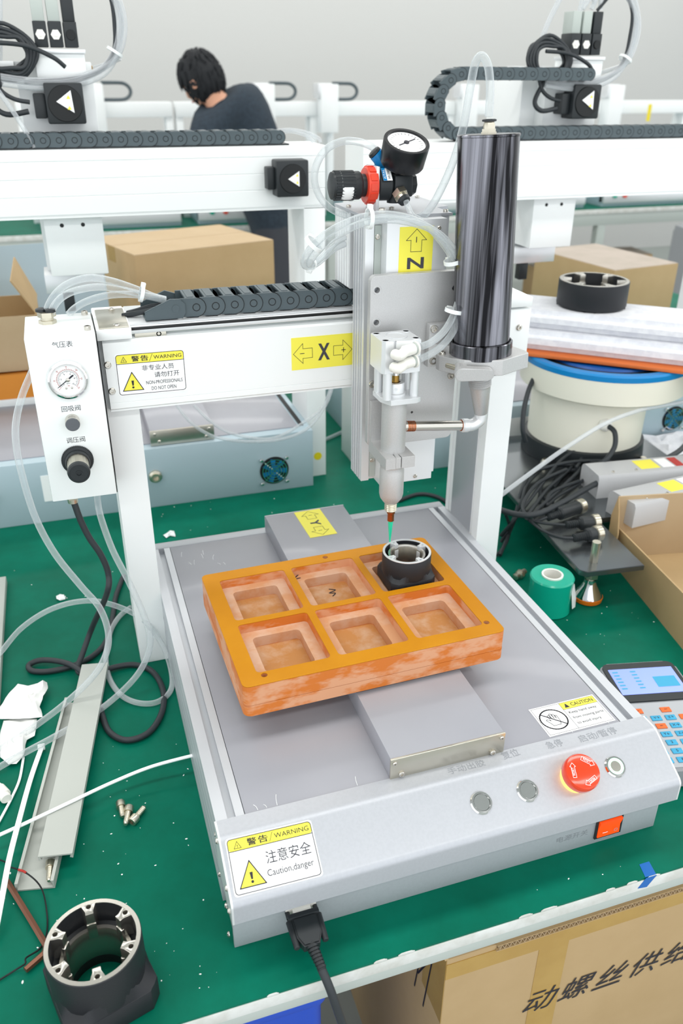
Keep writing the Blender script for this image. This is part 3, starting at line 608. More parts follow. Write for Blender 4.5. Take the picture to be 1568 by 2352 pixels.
# caution sticker on the platform
mx, ww, hh = on(dict(z=119.7), (1213, 1632), (1360, 1594), (1413, 1656), (1262, 1692))
L = Lab('caution_label', R, mx, ww, hh, 'label_white', 0, 'white caution sticker with a crossed hand symbol')
b = 2; xm = ww*.45
L.poly('label_yellow', [(xm, hh*.72), (ww-b, hh*.72), (ww-b, hh-b), (xm, hh-b)])
L.line('ink', [(b, b), (ww-b, b), (ww-b, hh-b), (b, hh-b)], .35); L.line('ink', [(xm, b), (xm, hh-b)], .35, .5, False); L.line('ink', [(xm, hh*.72), (ww-b, hh*.72)], .35, .5, False)
L.poly('ink', tri(xm+ww*.08, hh*.77, ww*.07, hh*.15), .5); L.text('ink', 'CAUTION', xm+ww*.32, hh*.84, hh*.12, ww*.34, bold=.05)
for i, s_ in enumerate(('Keep hand away', 'from moving parts', 'to avoid injury')): L.text('ink', s_, xm+ww*(.25, .27, .22)[i], hh*(.58-.19*i), hh*.11, ww*(.42, .46, .36)[i])
cx, cy, rr = ww*.225, hh*.5, hh*.34; L.line('ink', circ(cx, cy, rr, 32), 1.5); L.line('ink', [(cx-rr*.7, cy+rr*.7), (cx+rr*.7, cy-rr*.7)], 1.3, .5, False)
hand = [(-.34, -.62), (.26, -.62), (.4, -.3), (.42, .32), (.3, .36), (.26, .05), (.24, .5), (.1, .52), (.09, .08), (.05, .6), (-.1, .6), (-.11, .08), (-.16, .5), (-.3, .48), (-.29, -.1), (-.5, .12), (-.62, .04), (-.42, -.36)]
L.line('ink', [(cx+rr*x*.95, cy+rr*y*.95) for x, y in hand], .55); L.done()
# small round yellow sticker is on the machine behind; engraved words of the console
p = at(1103, 1745, z=121.5)
def slab_word(s_, a, b_, h):
    A, Bq = at(*a, z=121.6), at(*b_, z=121.6); d = Bq-A; bm = bmesh.new(); add(bm, text_bm(s_, h, d.length), frame((A+Bq)/2+Vector((0, 0, .1)), (0, 0, 1), d)); mk('engraved_word', bm, 'engrave', R, flat=True)
slab_word('复位', (1152, 1737), (1190, 1726), 11); slab_word('急停', (1254, 1713), (1290, 1704), 11); slab_word('启动/暂停', (1328, 1698), (1414, 1676), 11)
def slope_word(s_, a, b_, h, pl=SLP):
    A, Bq = at(*a, pl=pl), at(*b_, pl=pl); d = Bq-A; bm = bmesh.new(); add(bm, text_bm(s_, h, d.length), frame((A+Bq)/2+pl[0]*.2, pl[0], d)); mk('engraved_word', bm, 'engrave', R, flat=True)
slab_word('手动出胶', (1028, 1772), (1112, 1751), 9.5)
slope_word('电源开关', (1278, 1931), (1350, 1910), 9, (Vector((0, -1, 0)), Vector((0, 1, 0))))
# buttons
def pbtn(px, py, lit):
    p = at(px, py, pl=SLP); F = frame(p, SN, (1, 0, 0)); b_ = lathe('push_button', 'chrome', R, [(12.4, -2), (12.4, .6), (11, 2.2), (9, 2.4), (8.8, 1.4)], F, 36, cap=False)
    lathe('button_cap', 'chrome' if not lit else 'steel', b_, [(8.8, 1.2), (8.6, 1.9), (0, 2)] if not lit else [(6.2, 1.4), (6, 2), (0, 2.1)], F, 32)
    if lit: lathe('button_light', 'glow_green', b_, [(8.8, 1.2), (8.5, 2.1), (6.4, 2.1), (6.2, 1.6)], F, 36, cap=False)
pbtn(1105, 1844, 0); pbtn(1211, 1816, 0); pbtn(1412, 1761, 1)
p = at(1318, 1787, pl=SLP); F = frame(p, SN, (1, 0, 0))
es = lathe('emergency_stop', 'estop', R, [(13, 10), (19, 12), (20, 14), (20, 22), (18.6, 25), (14, 26.5), (0, 27)], F, 44)
lathe('stop_collar', 'glow_orange', es, [(16, 0), (15.4, 5), (13.4, 11)], F, 32)
bm = bmesh.new()
for a in (80, 200, 320):
    A = F @ Rz(a)
    add(bm, text_bm('RESET', 2.6, 8.5), A @ T(0, 12.2, 27.2)); o_ = [(-6.5, 9.8), (5, 9.8), (5, 8.4), (9, 11.6), (5, 15), (5, 13.8), (-6.5, 13.8)]; line2(bm, o_, .45, 27.2, A)
mk('lettering', bm, 'label_white', es, flat=True)
# rocker switch on the lower panel
sw = on(dict(y=1), (1370, 1884), (1428, 1864), (1424, 1908), (1362, 1924)); mx, ww, hh = sw
bm = bmesh.new(); H(bm, [(0, 0), (ww, 0), (ww, hh), (0, hh)], [[(2.5, 2.5), (ww-2.5, 2.5), (ww-2.5, hh-2.5), (2.5, hh-2.5)]], -.4, 2, mx); ps = mk('power_switch', bm, 'black_plastic', R)
bm = bmesh.new(); P(bm, [(2.6, .5), (2.6, 3), (hh*.5, 2.2), (hh-2.6, 5.5), (hh-2.6, .5)], 2.8, ww-2.8, mx @ frame((0, 0, 0), (1, 0, 0), (0, 1, 0))); mk('rocker', bm, 'switch_orange', ps)
bm = bmesh.new(); line2(bm, [(ww*.25, hh*.32), (ww*.42, hh*.32)], .9, 3.9, mx, False); line2(bm, circ(ww*.74, hh*.32, 2, 14), .7, 3.9, mx); mk('switch_marks', bm, 'label_white', ps, flat=True)
# serial plug and its cable
pc = at(690, 2092, y=1); pc = Vector((pc.x, 1, 33))
pg = box('serial_plug', 'black_plastic', R, pc.x-16, pc.x+16, -13, -7.5, 26, 40, 1)
bm = bmesh.new(); B(bm, pc.x-16, pc.x+16, -.8, 1, 26.5, 39.5, .3); B(bm, pc.x-9.5, pc.x+9.5, -7.5, 0, 28.5, 37.5, 1); mk('plug_shell', bm, 'white_plastic', pg)
bm = bmesh.new(); P(bm, [(-13, 0), (13, 0), (12.5, 20), (8, 30), (-8, 30), (-12.5, 20)], -6.2, 6.2, frame((pc.x, -12, 33), (0, -.12, 1), (1, 0, 0)) @ Rx(180), 1.5); mk('plug_hood', bm, 'black_plastic', pg)
for x in (-14.5, 14.5):
    bm = bmesh.new(); Cy(bm, (pc.x+x, -11, 33), (pc.x+x, -40, 31), 4.2, 3.2, 14, .6); Cy(bm, (pc.x+x, -8, 33), (pc.x+x, 0, 33), 2.4, seg=10); mk('thumb_screw', bm, 'black_plastic', pg)
bm = bmesh.new()
for k in range(7): Cy(bm, (pc.x+k*.6, -41-k*3, 31-k*1.2), (pc.x+k*.6+.2, -43-k*3, 30.2-k*1.2), 6.2-k*.25, seg=16)
Cy(bm, (pc.x, -38, 32), (pc.x+4, -62, 22), 4.6, 4, 14); mk('strain_relief', bm, 'black_plastic', pg)
# the cable leaves the bench in front and drops
c = [Vector((pc.x+3, -58, 23)), Vector((pc.x+8, -74, 8)), Vector((pc.x+16, -84, -30)), Vector((pc.x+27, -88, -85)), Vector((pc.x+38, -86, -180)), Vector((pc.x+52, -82, -330)), Vector((pc.x+60, -80, -560)), Vector((pc.x+58, -90, -715)), Vector((pc.x+30, -140, -754))]
tag(tube('serial_cable', 'rubber', None, c, 4.3, seg=12), 'dark grey cable dropping from the serial plug over the bench edge', 'cable')
# ------------------------------------------------------------------ orange tray with six pockets
JT, JTH = 194, 42
ja, jb, jc, je = at(466, 1320, z=JT), at(970, 1234, z=JT), at(1164, 1446, z=JT), at(552, 1584, z=JT)
jm, jw, jd = quad(ja, jb, jc, je)
jig = thing('potting_tray', 'orange resin tray with six stepped square pockets standing on the robot platform', 'tray', (jm.translation.x, jm.translation.y, JT-JTH), math.degrees(math.atan2(jm[1][0], jm[0][0])))
JI = Matrix.Translation((jm.translation.x, jm.translation.y, JT-JTH)) @ Rz(math.degrees(math.atan2(jm[1][0], jm[0][0]))); JInv = JI.inverted()
outer = rrect(0, jw, 0, jd, 8, 6)
edge = jw*.063; bar = jw*.031; pw = (jw-2*edge-2*bar)/3; ph = (jd-edge*2.0-bar)/2
pk = []
for j in range(2):
    for i in range(3): x0 = edge+i*(pw+bar); y0 = edge+j*(ph+bar); pk.append((x0, x0+pw, y0, y0+ph))
hl = [(jw*.085, jd*.06), (jw*.955, jd*.095), (jw*.53, jd*.965)]
big = [rrect(*q, 5, 4) for q in pk]; sm = [rrect(q[0]+pw*.16, q[1]-pw*.16, q[2]+ph*.14, q[3]-ph*.14, 6, 4) for q in pk]
bm = bmesh.new()
H(bm, outer, big+[circ(x, y, 3.6, 16) for x, y in hl], JTH-1.2, JTH, None, .4, 0)
H(bm, outer, big+[circ(x, y, 3.6, 16) for x, y in hl], JTH*.36, JTH-1.2, None, 0, 1)
o = mk('tray_upper', bm, ['jig_top', 'jig_side'], jig, 12)
bm = bmesh.new(); H(bm, rrect(-.2, jw+.2, -.2, jd+.2, 8, 6), sm, 14, JTH*.36-.4, None, 0, 0); H(bm, rrect(.8, jw-.8, .8, jd-.8, 8, 6), sm, JTH*.36-.4, JTH*.36, None, 0, 0)
P(bm, rrect(-.2, jw+.2, -.2, jd+.2, 8, 6), 0, 14, None, .6); mk('tray_lower', bm, 'jig_side', jig, 12)
d1 = JTH*.36
for q in pk:
    bm = bmesh.new(); bm2 = bmesh.new()
    H(bm, rrect(q[0]-.2, q[1]+.2, q[2]-.2, q[3]+.2, 4), [rrect(q[0]+pw*.16, q[1]-pw*.16, q[2]+ph*.14, q[3]-ph*.14, 6, 4)], d1, d1+13.5)
    poly2(bm2, rrect(q[0]+pw*.16, q[1]-pw*.16, q[2]+ph*.14, q[3]-ph*.14, 6, 4), 14.5, Matrix())
    mk('pocket_ledge', bm, 'jig_pocket', jig); mk('pocket_floor', bm2, 'jig_floor', jig, flat=True)
# hand-written marks
bm = bmesh.new(); q = pk[4]
def ink(pts, z, wd=1.5):
    W(bm, [JInv @ at(a, b_, z=JT-JTH+z) for a, b_ in pts], 0, flat=(wd, .3), n=4)
ink([(755, 1353), (770, 1355), (756, 1362), (770, 1362), (764, 1369)], 14.9); ink([(675, 1318), (687, 1317), (676, 1329), (690, 1327)], d1+13.8, 1.6)
mk('pen_marks', bm, 'ink', jig)
# ------------------------------------------------------------------ black lens housings
def housing(name, label, loc, rz, D, SQ, H1, H2, bumps, wall, mtop='alu_light', ir=.45):
    t = thing(name, label, 'lens housing', loc, rz, 'black cast lens housings')
    r = D/2; bm = bmesh.new(); c = SQ*.12; q = SQ/2
    sq = [(q, -q+c), (q, q-c), (q-c, q), (-q+c, q), (-q, q-c), (-q, -q+c), (-q+c, -q), (q-c, -q)]
    H(bm, sq, [circ(0, 0, r*.66, 40)], 0, H1, None, SQ*.012)
    n = 48; s = bmesh.new()   # shoulders rise from the square corners to the round barrel
    lo = []; hi = []
    for i in range(n):
        a = 2*math.pi*i/n; k = min(q/max(abs(math.cos(a)), 1e-6), q/max(abs(math.sin(a)), 1e-6)); k = min(k, q*1.27)
        lo.append(s.verts.new((k*.985*math.cos(a), k*.985*math.sin(a), H1-.3))); e = max(0, (k-r*.97)/(q*1.27-r*.97)); hi.append(s.verts.new((r*.985*math.cos(a), r*.985*math.sin(a), H1+(H2-H1)*(.12+.38*(1-e)))))
    for i in range(n): j = (i+1) % n; s.faces.new((lo[i], lo[j], hi[j], hi[i]))
    add(bm, s)
    L_(bm, [(r*.97, H1-1), (r, H1+2), (r, H2-1), (r*.985, H2-.2)], None, 56, cap=False)
    L_(bm, [(r*.9, H2-.3), (r*.9, H1+(H2-H1)*.45), (r*.75, H1+(H2-H1)*.4), (r*.72, H1), (r*.66, H1)], None, 56, cap=False)
    mk('housing_body', bm, 'black_cast', t)
    bm = bmesh.new(); H(bm, circ(0, 0, r*.985, 64), [circ(0, 0, r*.895, 64)], H2-.4, H2+.5); 
    mk('top_rim', bm, mtop, t)
    for i in range(bumps):
        a = i*360/bumps+17; bm = bmesh.new()
        H(bm, [(r*.64, -r*.085), (r*.72, -r*.085), (r*.93, -r*.17), (r*.93, r*.17), (r*.72, r*.085), (r*.64, r*.085)], [circ(r*.84, 0, r*.055, 12)], H1+(H2-H1)*.45, H2+.4, Rz(a), .2)
        B(bm, r*.62, r*.7, -r*.1, r*.1, H1+(H2-H1)*.3, H1+(H2-H1)*.72, .5, Rz(a)); mk('screw_boss', bm, mtop, t)
    lathe('inner_ring', 'steel', t, [(r*.76, H1+(H2-H1)*.4), (r*.76, H1+(H2-H1)*(ir+.05)), (r*.68, H1+(H2-H1)*(ir+.05)), (r*.64, H1+(H2-H1)*(ir-.05)), (r*.64, H1*.5), (r*.66, H1*.45), (r*.67, H1*.4)], None, 56, cap=False)
    return t
rt = at(934, 1266, z=226); HB = JT-JTH+d1+13.6-14
hz = JT-JTH+d1+.2
housing('lens_housing', 'black square-based lens housing under the needle in the orange tray', (rt.x, rt.y, JT-JTH+d1+13.7), 1.5, 65, 63, 16, 226-(JT-JTH+d1+13.7), 4, 4, 'alu_light', .84)
fg = at(213, 2160, z=76)
housing('lens_housing', 'large black lens housing with six screw bosses standing beside the bench edge', (fg.x, fg.y, 0), 16, 88, 88, 28, 76, 6, 4, 'steel')

# torn edges of the protective film on the platform
bm = bmesh.new()
for k in range(15):
    px = random.choice([random.uniform(565, 880), random.uniform(1160, 1400), random.uniform(420, 600)]); base = 1871-(px-561)*.2467 if px > 560 and px != 0 else 1300
    if k > 10: px, base = random.uniform(400, 600), random.uniform(1265, 1290)
    p = at(px, base-3, z=120); l = random.uniform(5, 16); bx_ = random.uniform(-4, 4)
    if 184 < p.x < 323: continue
    W(bm, [(p.x, p.y, 120), (p.x+bx_*.3, p.y+l*.5, 120.3), (p.x+bx_, p.y+l*.9, 120)], 0, flat=(.5, .2), n=3)
o = mk('film_tears', bm, 'nylon', R); o['kind'] = 'stuff'
# ------------------------------------------------------------------ hoses on the robot
def lay(px, py, y, r=4):
    p = at(px, py, y=y)
    return p if p.z > r else at(px, py, z=r)
def hose(name, m, par, pts, r=4.4, n=8): return tube(name, m, par, [at(a, b, y=c) for a, b, c in pts], r, n=n, seg=12)
hose('air_hose', 'tube_clear', R, [(106, 722, 520), (112, 700, 520), (130, 672, 520), (160, 650, 521), (205, 638, 522), (255, 645, 523), (310, 663, 525), (350, 680, 527), (380, 688, 528)])
hose('air_hose', 'tube_clear', R, [(116, 724, 516), (124, 703, 516), (143, 682, 517), (175, 667, 518), (225, 659, 519), (275, 665, 521), (325, 676, 523), (380, 690, 525)])
hose('air_hose', 'tube_clear', R, [(158, 722, 550), (172, 708, 548), (200, 692, 545), (240, 680, 540), (285, 676, 535), (330, 679, 531), (380, 689, 528)])
def tie(p, d, r, par=None, tail=True, w=4.5):
    d = Vector(d).normalized(); F = frame(p, d); bm = bmesh.new()
    L_(bm, [(r, -w/2), (r+1.2, -w/2), (r+1.2, w/2), (r, w/2), (r, -w/2)], F, 20, cap=False); B(bm, -3.5, 3.5, r, r+5, -w*.6, w*.6, .6, F)
    return mk('zip_tie', bm, 'nylon', par)
tie(at(325, 675, y=526), (1, 0, -.3), 9, R)
def two(pts, off, r=4.2):
    hose('air_hose', 'tube_clear', R, pts, r); hose('air_hose', 'tube_clear', R, [(a+off[0]*k, b+off[1]*k, c+off[2]) for (a, b, c), k in zip(pts, off[3])], r)
hose('air_hose', 'tube_clear', R, [(966, 796, 336), (990, 786, 340), (1020, 760, 350), (1042, 722, 358), (1055, 680, 364), (1056, 630, 368), (1042, 588, 372), (1010, 545, 376), (965, 512, 380), (905, 494, 384), (845, 496, 388), (790, 514, 394), (745, 540, 404), (712, 572, 416), (698, 600, 430), (706, 612, 440), (730, 602, 452), (765, 572, 466), (790, 560, 476)])
hose('air_hose', 'tube_clear', R, [(963, 825, 336), (990, 812, 340), (1015, 794, 346), (1040, 762, 354), (1053, 722, 358), (1064, 680, 362), (1066, 630, 364), (1052, 590, 368), (1024, 552, 372), (980, 522, 376), (910, 505, 380), (850, 508, 384), (800, 526, 390), (758, 550, 400), (726, 580, 412), (711, 603, 426), (716, 606, 438), (738, 590, 450), (768, 558, 464), (790, 545, 474)])
hose('air_hose', 'tube_clear', R, [(932, 462, 440), (938, 478, 434), (948, 496, 424), (975, 512, 410), (1008, 550, 394), (1030, 580, 384), (1040, 602, 376)], 3.6)
hose('air_hose', 'tube_clear', R, [(1122, 268, 366.5), (1124, 240, 366.5), (1125, 195, 367), (1120, 150, 370), (1106, 129, 374), (1091, 146, 380), (1080, 200, 386), (1064, 290, 394), (1040, 372, 402), (1010, 440, 408), (985, 482, 414), (962, 500, 424), (930, 505, 420), (880, 500, 410), (830, 512, 402)], 4.6)
hose('air_hose', 'tube_clear', R, [(868, 350, 488), (850, 335, 490), (820, 325, 492), (785, 325, 494), (750, 342, 497), (728, 375, 500), (722, 412, 502), (733, 450, 502), (758, 478, 498), (788, 492, 492), (830, 500, 470), (860, 505, 440)], 4.4)
for (px, py, y), d in (((848, 502, 386), (1, 0, -.05)), ((720, 560, 408), (.6, -.3, .7)), ((1041, 600, 370), (-.25, 0, 1)), ((1043, 714, 358), (.2, 0, 1))): tie(at(px, py, y=y), d, 10.5, R)
tie(at(712, 606, y=436), (.4, .6, .3), 7, R)
# hoses and cable below the control box
t3 = [at(75, 850, y=500), at(52, 905, y=480), at(38, 960, y=465), at(36, 1010, y=455), at(48, 1080, y=450), at(80, 1185, y=445), at(125, 1270, y=440), at(185, 1345, y=435), lay(228, 1395, 430), lay(248, 1450, 420), lay(244, 1500, 415), lay(215, 1552, 410), lay(150, 1615, 410, 14), lay(75, 1672, 400, 10), lay(0, 1722, 390, 6), lay(-60, 1760, 390, 5), Vector((-340, 300, 5)), Vector((-480, 250, 5)), Vector((-620, 270, 5))]
tag(tube('air_hose', 'tube_clear', None, t3, 4.4, n=8, seg=12), 'clear air hose hanging outermost past the control box onto the bench', 'hose')
t4 = [Vector((-66, 500, 297)), at(224, 1150, y=492), at(232, 1190, y=480), at(258, 1262, y=462), at(295, 1335, y=448), at(325, 1400, y=440), lay(342, 1450, 432), lay(343, 1490, 428), lay(322, 1540, 424), lay(280, 1588, 420, 10), lay(215, 1640, 420, 14), lay(120, 1695, 410, 14), lay(40, 1738, 400, 10), lay(-60, 1795, 390, 6), Vector((-340, 280, 5)), Vector((-470, 215, 5)), Vector((-640, 190, 5))]
tag(tube('air_hose', 'tube_clear', None, t4, 4.4, n=8, seg=12), 'clear air hose running from the underside of the control box beside the white post', 'hose')
t5 = [Vector((-640, 420, 5)), Vector((-480, 440, 5)), Vector((-350, 500, 10)), at(-40, 1540, z=30), at(0, 1500, z=45), at(50, 1442, z=70), at(120, 1398, z=95), at(200, 1380, z=105), at(270, 1393, z=95), at(330, 1425, z=75), at(372, 1480, z=40), at(393, 1540, z=12), at(392, 1585, z=6), at(362, 1612, z=5), at(320, 1615, z=5), at(280, 1598, z=5), at(252, 1560, z=5), at(243, 1510, z=5), at(254, 1450, z=5), at(275, 1415, z=5), at(300, 1395, z=5)]
tag(tube('air_hose', 'tube_clear', None, t5, 4, n=8, seg=12), 'clear air hose making a wide arch and a loop on the green bench', 'hose')
cq = [(172, 1160, 470), (185, 1195, 468), (205, 1235, 466), (232, 1275, 464), (249, 1320, 462), (245, 1365, 458)]
c6 = [Vector((-98, 470, 298))]+[at(a, b, y=c) for a, b, c in cq]+[at(a, b, z=zz) for a, b, zz in ((212, 1440, 60), (190, 1500, 25), (178, 1535, 12), (190, 1548, 10), (225, 1545, 8), (265, 1532, 6), (310, 1527, 5), (350, 1543, 5), (374, 1585, 5), (372, 1635, 5), (342, 1682, 5), (292, 1700, 5), (252, 1682, 5), (234, 1640, 7), (222, 1595, 10), (195, 1550, 14), (155, 1524, 12), (100, 1516, 8), (68, 1526, 6), (72, 1540, 5), (110, 1542, 5), (165, 1530, 5), (215, 1505, 4.6), (245, 1470, 4.6), (258, 1420, 4.6), (266, 1370, 4.6), (284, 1322, 4.6))]
tag(tube('black_cable', 'rubber', None, c6, 4.2, n=7, seg=12), 'black cable hanging from the control box and knotted in loops on the bench', 'cable')
# ------------------------------------------------------------------ loose things at the near end of the bench
def duct(name, label, a, b, w, h, cover):
    a, b = Vector(a), Vector(b); d = b-a; t = thing(name, label, 'cable duct', a, math.degrees(math.atan2(d.y, d.x))); L = d.length; bm = bmesh.new()
    if cover: pr = [(-w/2, 0), (-w/2, h), (w/2, h), (w/2, 0), (w/2-3.5, 1.5), (w/2-2, h-2), (-w/2+2, h-2), (-w/2+3.5, 1.5)]
    else: pr = [(-w/2, 0), (-w/2, h), (-w/2+3.5, h), (-w/2+2, h-3), (-w/2+2, 2), (w/2-2, 2), (w/2-2, h-3), (w/2-3.5, h), (w/2, h), (w/2, 0)]
    P(bm, pr, 0, L, frame((0, 0, 0), (1, 0, 0), (0, 1, 0))); mk('duct_profile', bm, 'duct_grey', t)
    return t
da, db = at(82, 2044, z=0), at(186, 1615, z=0)
duct('cable_duct', 'open grey plastic duct channel lying lowest on the bench beside the robot', (da.x, da.y, .2), db, 41, 12, False)
ca, cb_ = at(122, 1974, z=14), at(216, 1532, z=14)
duct('cable_duct', 'grey plastic duct lid lying on the open duct channel', (ca.x+3, ca.y, 13), (cb_.x+2, cb_.y, 13), 37, 7, True)
def bolt(label, p0, p1, z, r=3.6, hr=5.6):
    a, b = at(*p0, z=z), at(*p1, z=z); d = b-a; l = d.length
    t = thing('socket_screw', label, 'screw', a, math.degrees(math.atan2(d.y, d.x)), 'loose socket head screws'); F = frame((0, 0, 0), (1, 0, 0), (0, 0, 1))
    hd = 9; lathe('screw_head', 'zinc', t, [(hr*.5, hd*.5), (hr*.5, 0), (hr*.9, 0), (hr, .8), (hr, hd), (r, hd)], F, 16)
    lathe('screw_thread', 'zinc', t, [(r, hd)]+[q for k in range(int((l-hd)/2)) for q in ((r, hd+.4+k*2), (r*.8, hd+1.4+k*2))]+[(r*.6, l), (0, l)], F, 14)
bolt('small steel socket screw lying furthest from the bench edge of three', (276, 1842), (282, 1876), 5)
bolt('steel socket screw in the middle of three on the mat', (297, 1853), (288, 1894), 5.5)
bolt('steel socket screw lying slanted with its head toward the bench edge', (302, 1889), (332, 1853), 5)
bolt('steel socket screw standing in the open end of the grey duct', (116, 1978), (113, 2024), 8, 3.4, 5.2)
bm = bmesh.new(); W(bm, [at(15, 2022, z=5), at(60, 2095, z=5), at(98, 2158, z=5), at(106, 2172, z=5), at(104, 2184, z=5), at(96, 2195, z=5), at(58, 2228, z=5)], 3.4, 6, n=4); tag(mk('hex_key', bm, 'hexkey', None, 20), 'brown L-shaped hex key lying behind the large lens housing', 'hex key')
wi = [at(a, b, z=zz) for a, b, zz in ((-10, 1972, 3), (12, 1980, 4), (20, 1990, 8), (60, 2005, 14), (95, 2040, 6), (108, 2100, 2), (106, 2150, 2), (90, 2180, 2), (60, 2200, 10), (58, 2213, 11), (40, 2225, 3), (0, 2250, 2), (-20, 2262, 2))]
wr = tag(tube('thin_wire', 'dark', None, wi, .9, n=6, seg=6), 'thin black wire with red end crossing the hex key', 'wire')
tube('red_sleeve', 'red_ink', wr, [wi[3]+Vector((-8, 6, 1)), wi[3]+Vector((-3, 3, .5)), wi[3]], 1.3, n=3, seg=6)
def ztie(label, pts, w=4.6, head=None):
    t = tube('cable_tie', 'nylon', None, [at(a, b, z=zz) for a, b, zz in pts], 0, flat=(w, 1.3), n=8); tag(t, label, 'cable tie')
    if head: h = at(*head[:2], z=head[2]); box('tie_head', 'nylon', t, h.x-4.5, h.x+4.5, h.y-3.5, h.y+3.5, h.z-3, h.z+3, .8)
ztie('white cable tie stretched from the duct to the robot side', [(-20, 1926, 20), (60, 1890, 21), (170, 1838, 22), (260, 1796, 20), (350, 1760, 24), (455, 1732, 30)])
ztie('white cable tie standing upright along the duct with its head uppermost', [(95, 1718, 6), (70, 1790, 7), (45, 1880, 22.5), (22, 1970, 24), (5, 2060, 18), (-12, 2150, 8)], 6, (95, 1716, 6))
ztie('thin white cable tie curling beside the tissue', [(54, 1740, 3), (45, 1790, 3), (28, 1830, 3), (10, 1865, 3), (-12, 1905, 3)], 3)
def crumple(name, label, outline, z, m='paper', amp=9, cat='tissue'):
    pts = [at(a, b, z=z) for a, b in outline]; cx = sum((p for p in pts), Vector())/len(pts); bm = bmesh.new(); rings = []
    for k, s_ in enumerate((1, .8, .6, .4, .2)):
        rr = []
        for i, p in enumerate(pts): q = cx+(p-cx)*s_; rr.append(bm.verts.new((q.x+random.uniform(-2, 2)*(k > 0), q.y+random.uniform(-2, 2)*(k > 0), max(.4, z+(k > 0)*random.uniform(0, amp)+(2 if k == 0 else 0)*random.random()))))
        rings.append(rr)
    n = len(pts)
    for a, b in zip(rings, rings[1:]):
        for i in range(n): bm.faces.new((a[i], a[(i+1) % n], b[(i+1) % n], b[i]))
    bm.faces.new(rings[-1]); bmesh.ops.subdivide_edges(bm, edges=bm.edges[:], cuts=2, fractal=amp*.05, along_normal=.7, use_grid_fill=True, seed=3)
    for q in bm.verts: q.co.z = max(q.co.z, .6)
    ext = bmesh.ops.extrude_face_region(bm, geom=bm.faces[:]); bmesh.ops.translate(bm, verts=[v for v in ext['geom'] if isinstance(v, bmesh.types.BMVert)], vec=(0, 0, -.4))
    o = mk(name, bm, m, None, 20); tag(o, label, cat); return o
crumple('paper_tissue', 'crumpled white tissue with pink stains furthest up the bench', [(0, 1625), (20, 1595), (38, 1577), (65, 1575), (85, 1572), (108, 1568), (110, 1582), (100, 1600), (92, 1625), (98, 1648), (70, 1650), (30, 1652), (0, 1652)], 10, amp=10)
crumple('paper_tissue', 'crumpled white tissue lying under two clear hoses', [(8, 1655), (45, 1650), (85, 1652), (80, 1690), (62, 1700), (55, 1735), (38, 1755), (20, 1755), (0, 1740), (0, 1690)], 5, amp=8)
bm = bmesh.new(); f0 = at(-4, 1812, z=9); Cy(bm, f0, f0+Vector((8, -14, 0)), 8, seg=16, bev=1); Cy(bm, f0+Vector((5, -9, 0)), f0+Vector((10, -20, 0)), 6.5, seg=16, bev=.6); Cy(bm, f0, f0+Vector((-10, 10, 4)), 7, seg=14); tag(mk('plastic_fitting', bm, 'white_plastic'), 'white plastic push-in hose fitting lying at the picture edge', 'fitting')
# strip standing at the far left of the bench
a, b = at(10, 1340, z=0), at(2, 1640, z=0); box_ = box('cable_duct', 'duct_grey', None, a.x-14, a.x+5, b.y, a.y, .2, 14, 1); tag(box_, 'narrow grey plastic duct at the left picture edge', 'cable duct')
crumple('plastic_scrap', 'torn white plastic scrap behind the white post', [(375, 1230), (392, 1219), (400, 1221), (403, 1233), (390, 1230), (382, 1236)], 2, 'nylon', 4, 'scrap')
crumple('plastic_scrap', 'small pale putty lump on the mat under the cable', [(129, 1370), (140, 1366), (151, 1370), (150, 1376), (138, 1379), (130, 1377)], 2, 'nylon', 4, 'scrap')
bm = bmesh.new()
for k in range(170):
    px, py = random.choice([(random.uniform(10, 330), random.uniform(1250, 2340)), (random.uniform(240, 500), random.uniform(1700, 2300)), (random.uniform(600, 1500), random.uniform(1960, 2140)), (random.uniform(1180, 1560), random.uniform(1250, 1500)), (random.uniform(360, 1000), random.uniform(1120, 1230))])
    p = at(px, py, z=.3)
    if p.y < EY+6 or (-6 < p.x < 510 and -25 < p.y < 640): continue
    r = random.uniform(.25, 1.1); L_(bm, [(r, 0), (r*.7, .3), (0, .4)], T(p.x, p.y, 0) @ Rz(random.uniform(0, 360)) @ Matrix.Diagonal((random.uniform(.6, 2.2), 1, 1, 1)), 6)
o = mk('mat_specks', bm, 'paper'); tag(o, 'scattered white specks and crumbs on the green mat', 'debris', kind='stuff')
bt_ = at(1495, 2010, z=.3); bm = bmesh.new(); P(bm, [(bt_.x-8, EY), (bt_.x+6, EY), (bt_.x+9, bt_.y+16), (bt_.x-4, bt_.y+16)], .1, .4); P(bm, [(bt_.x-8, .4), (bt_.x+6, .4), (bt_.x-4, z1+4), (bt_.x-16, z1+6)], 0, .4, frame((0, EY-1.1, 0), (0, -1, 0), (1, 0, 0))); tag(mk('blue_tape', bm, 'blue_tape'), 'strip of blue tape stuck over the bench edge', 'tape')
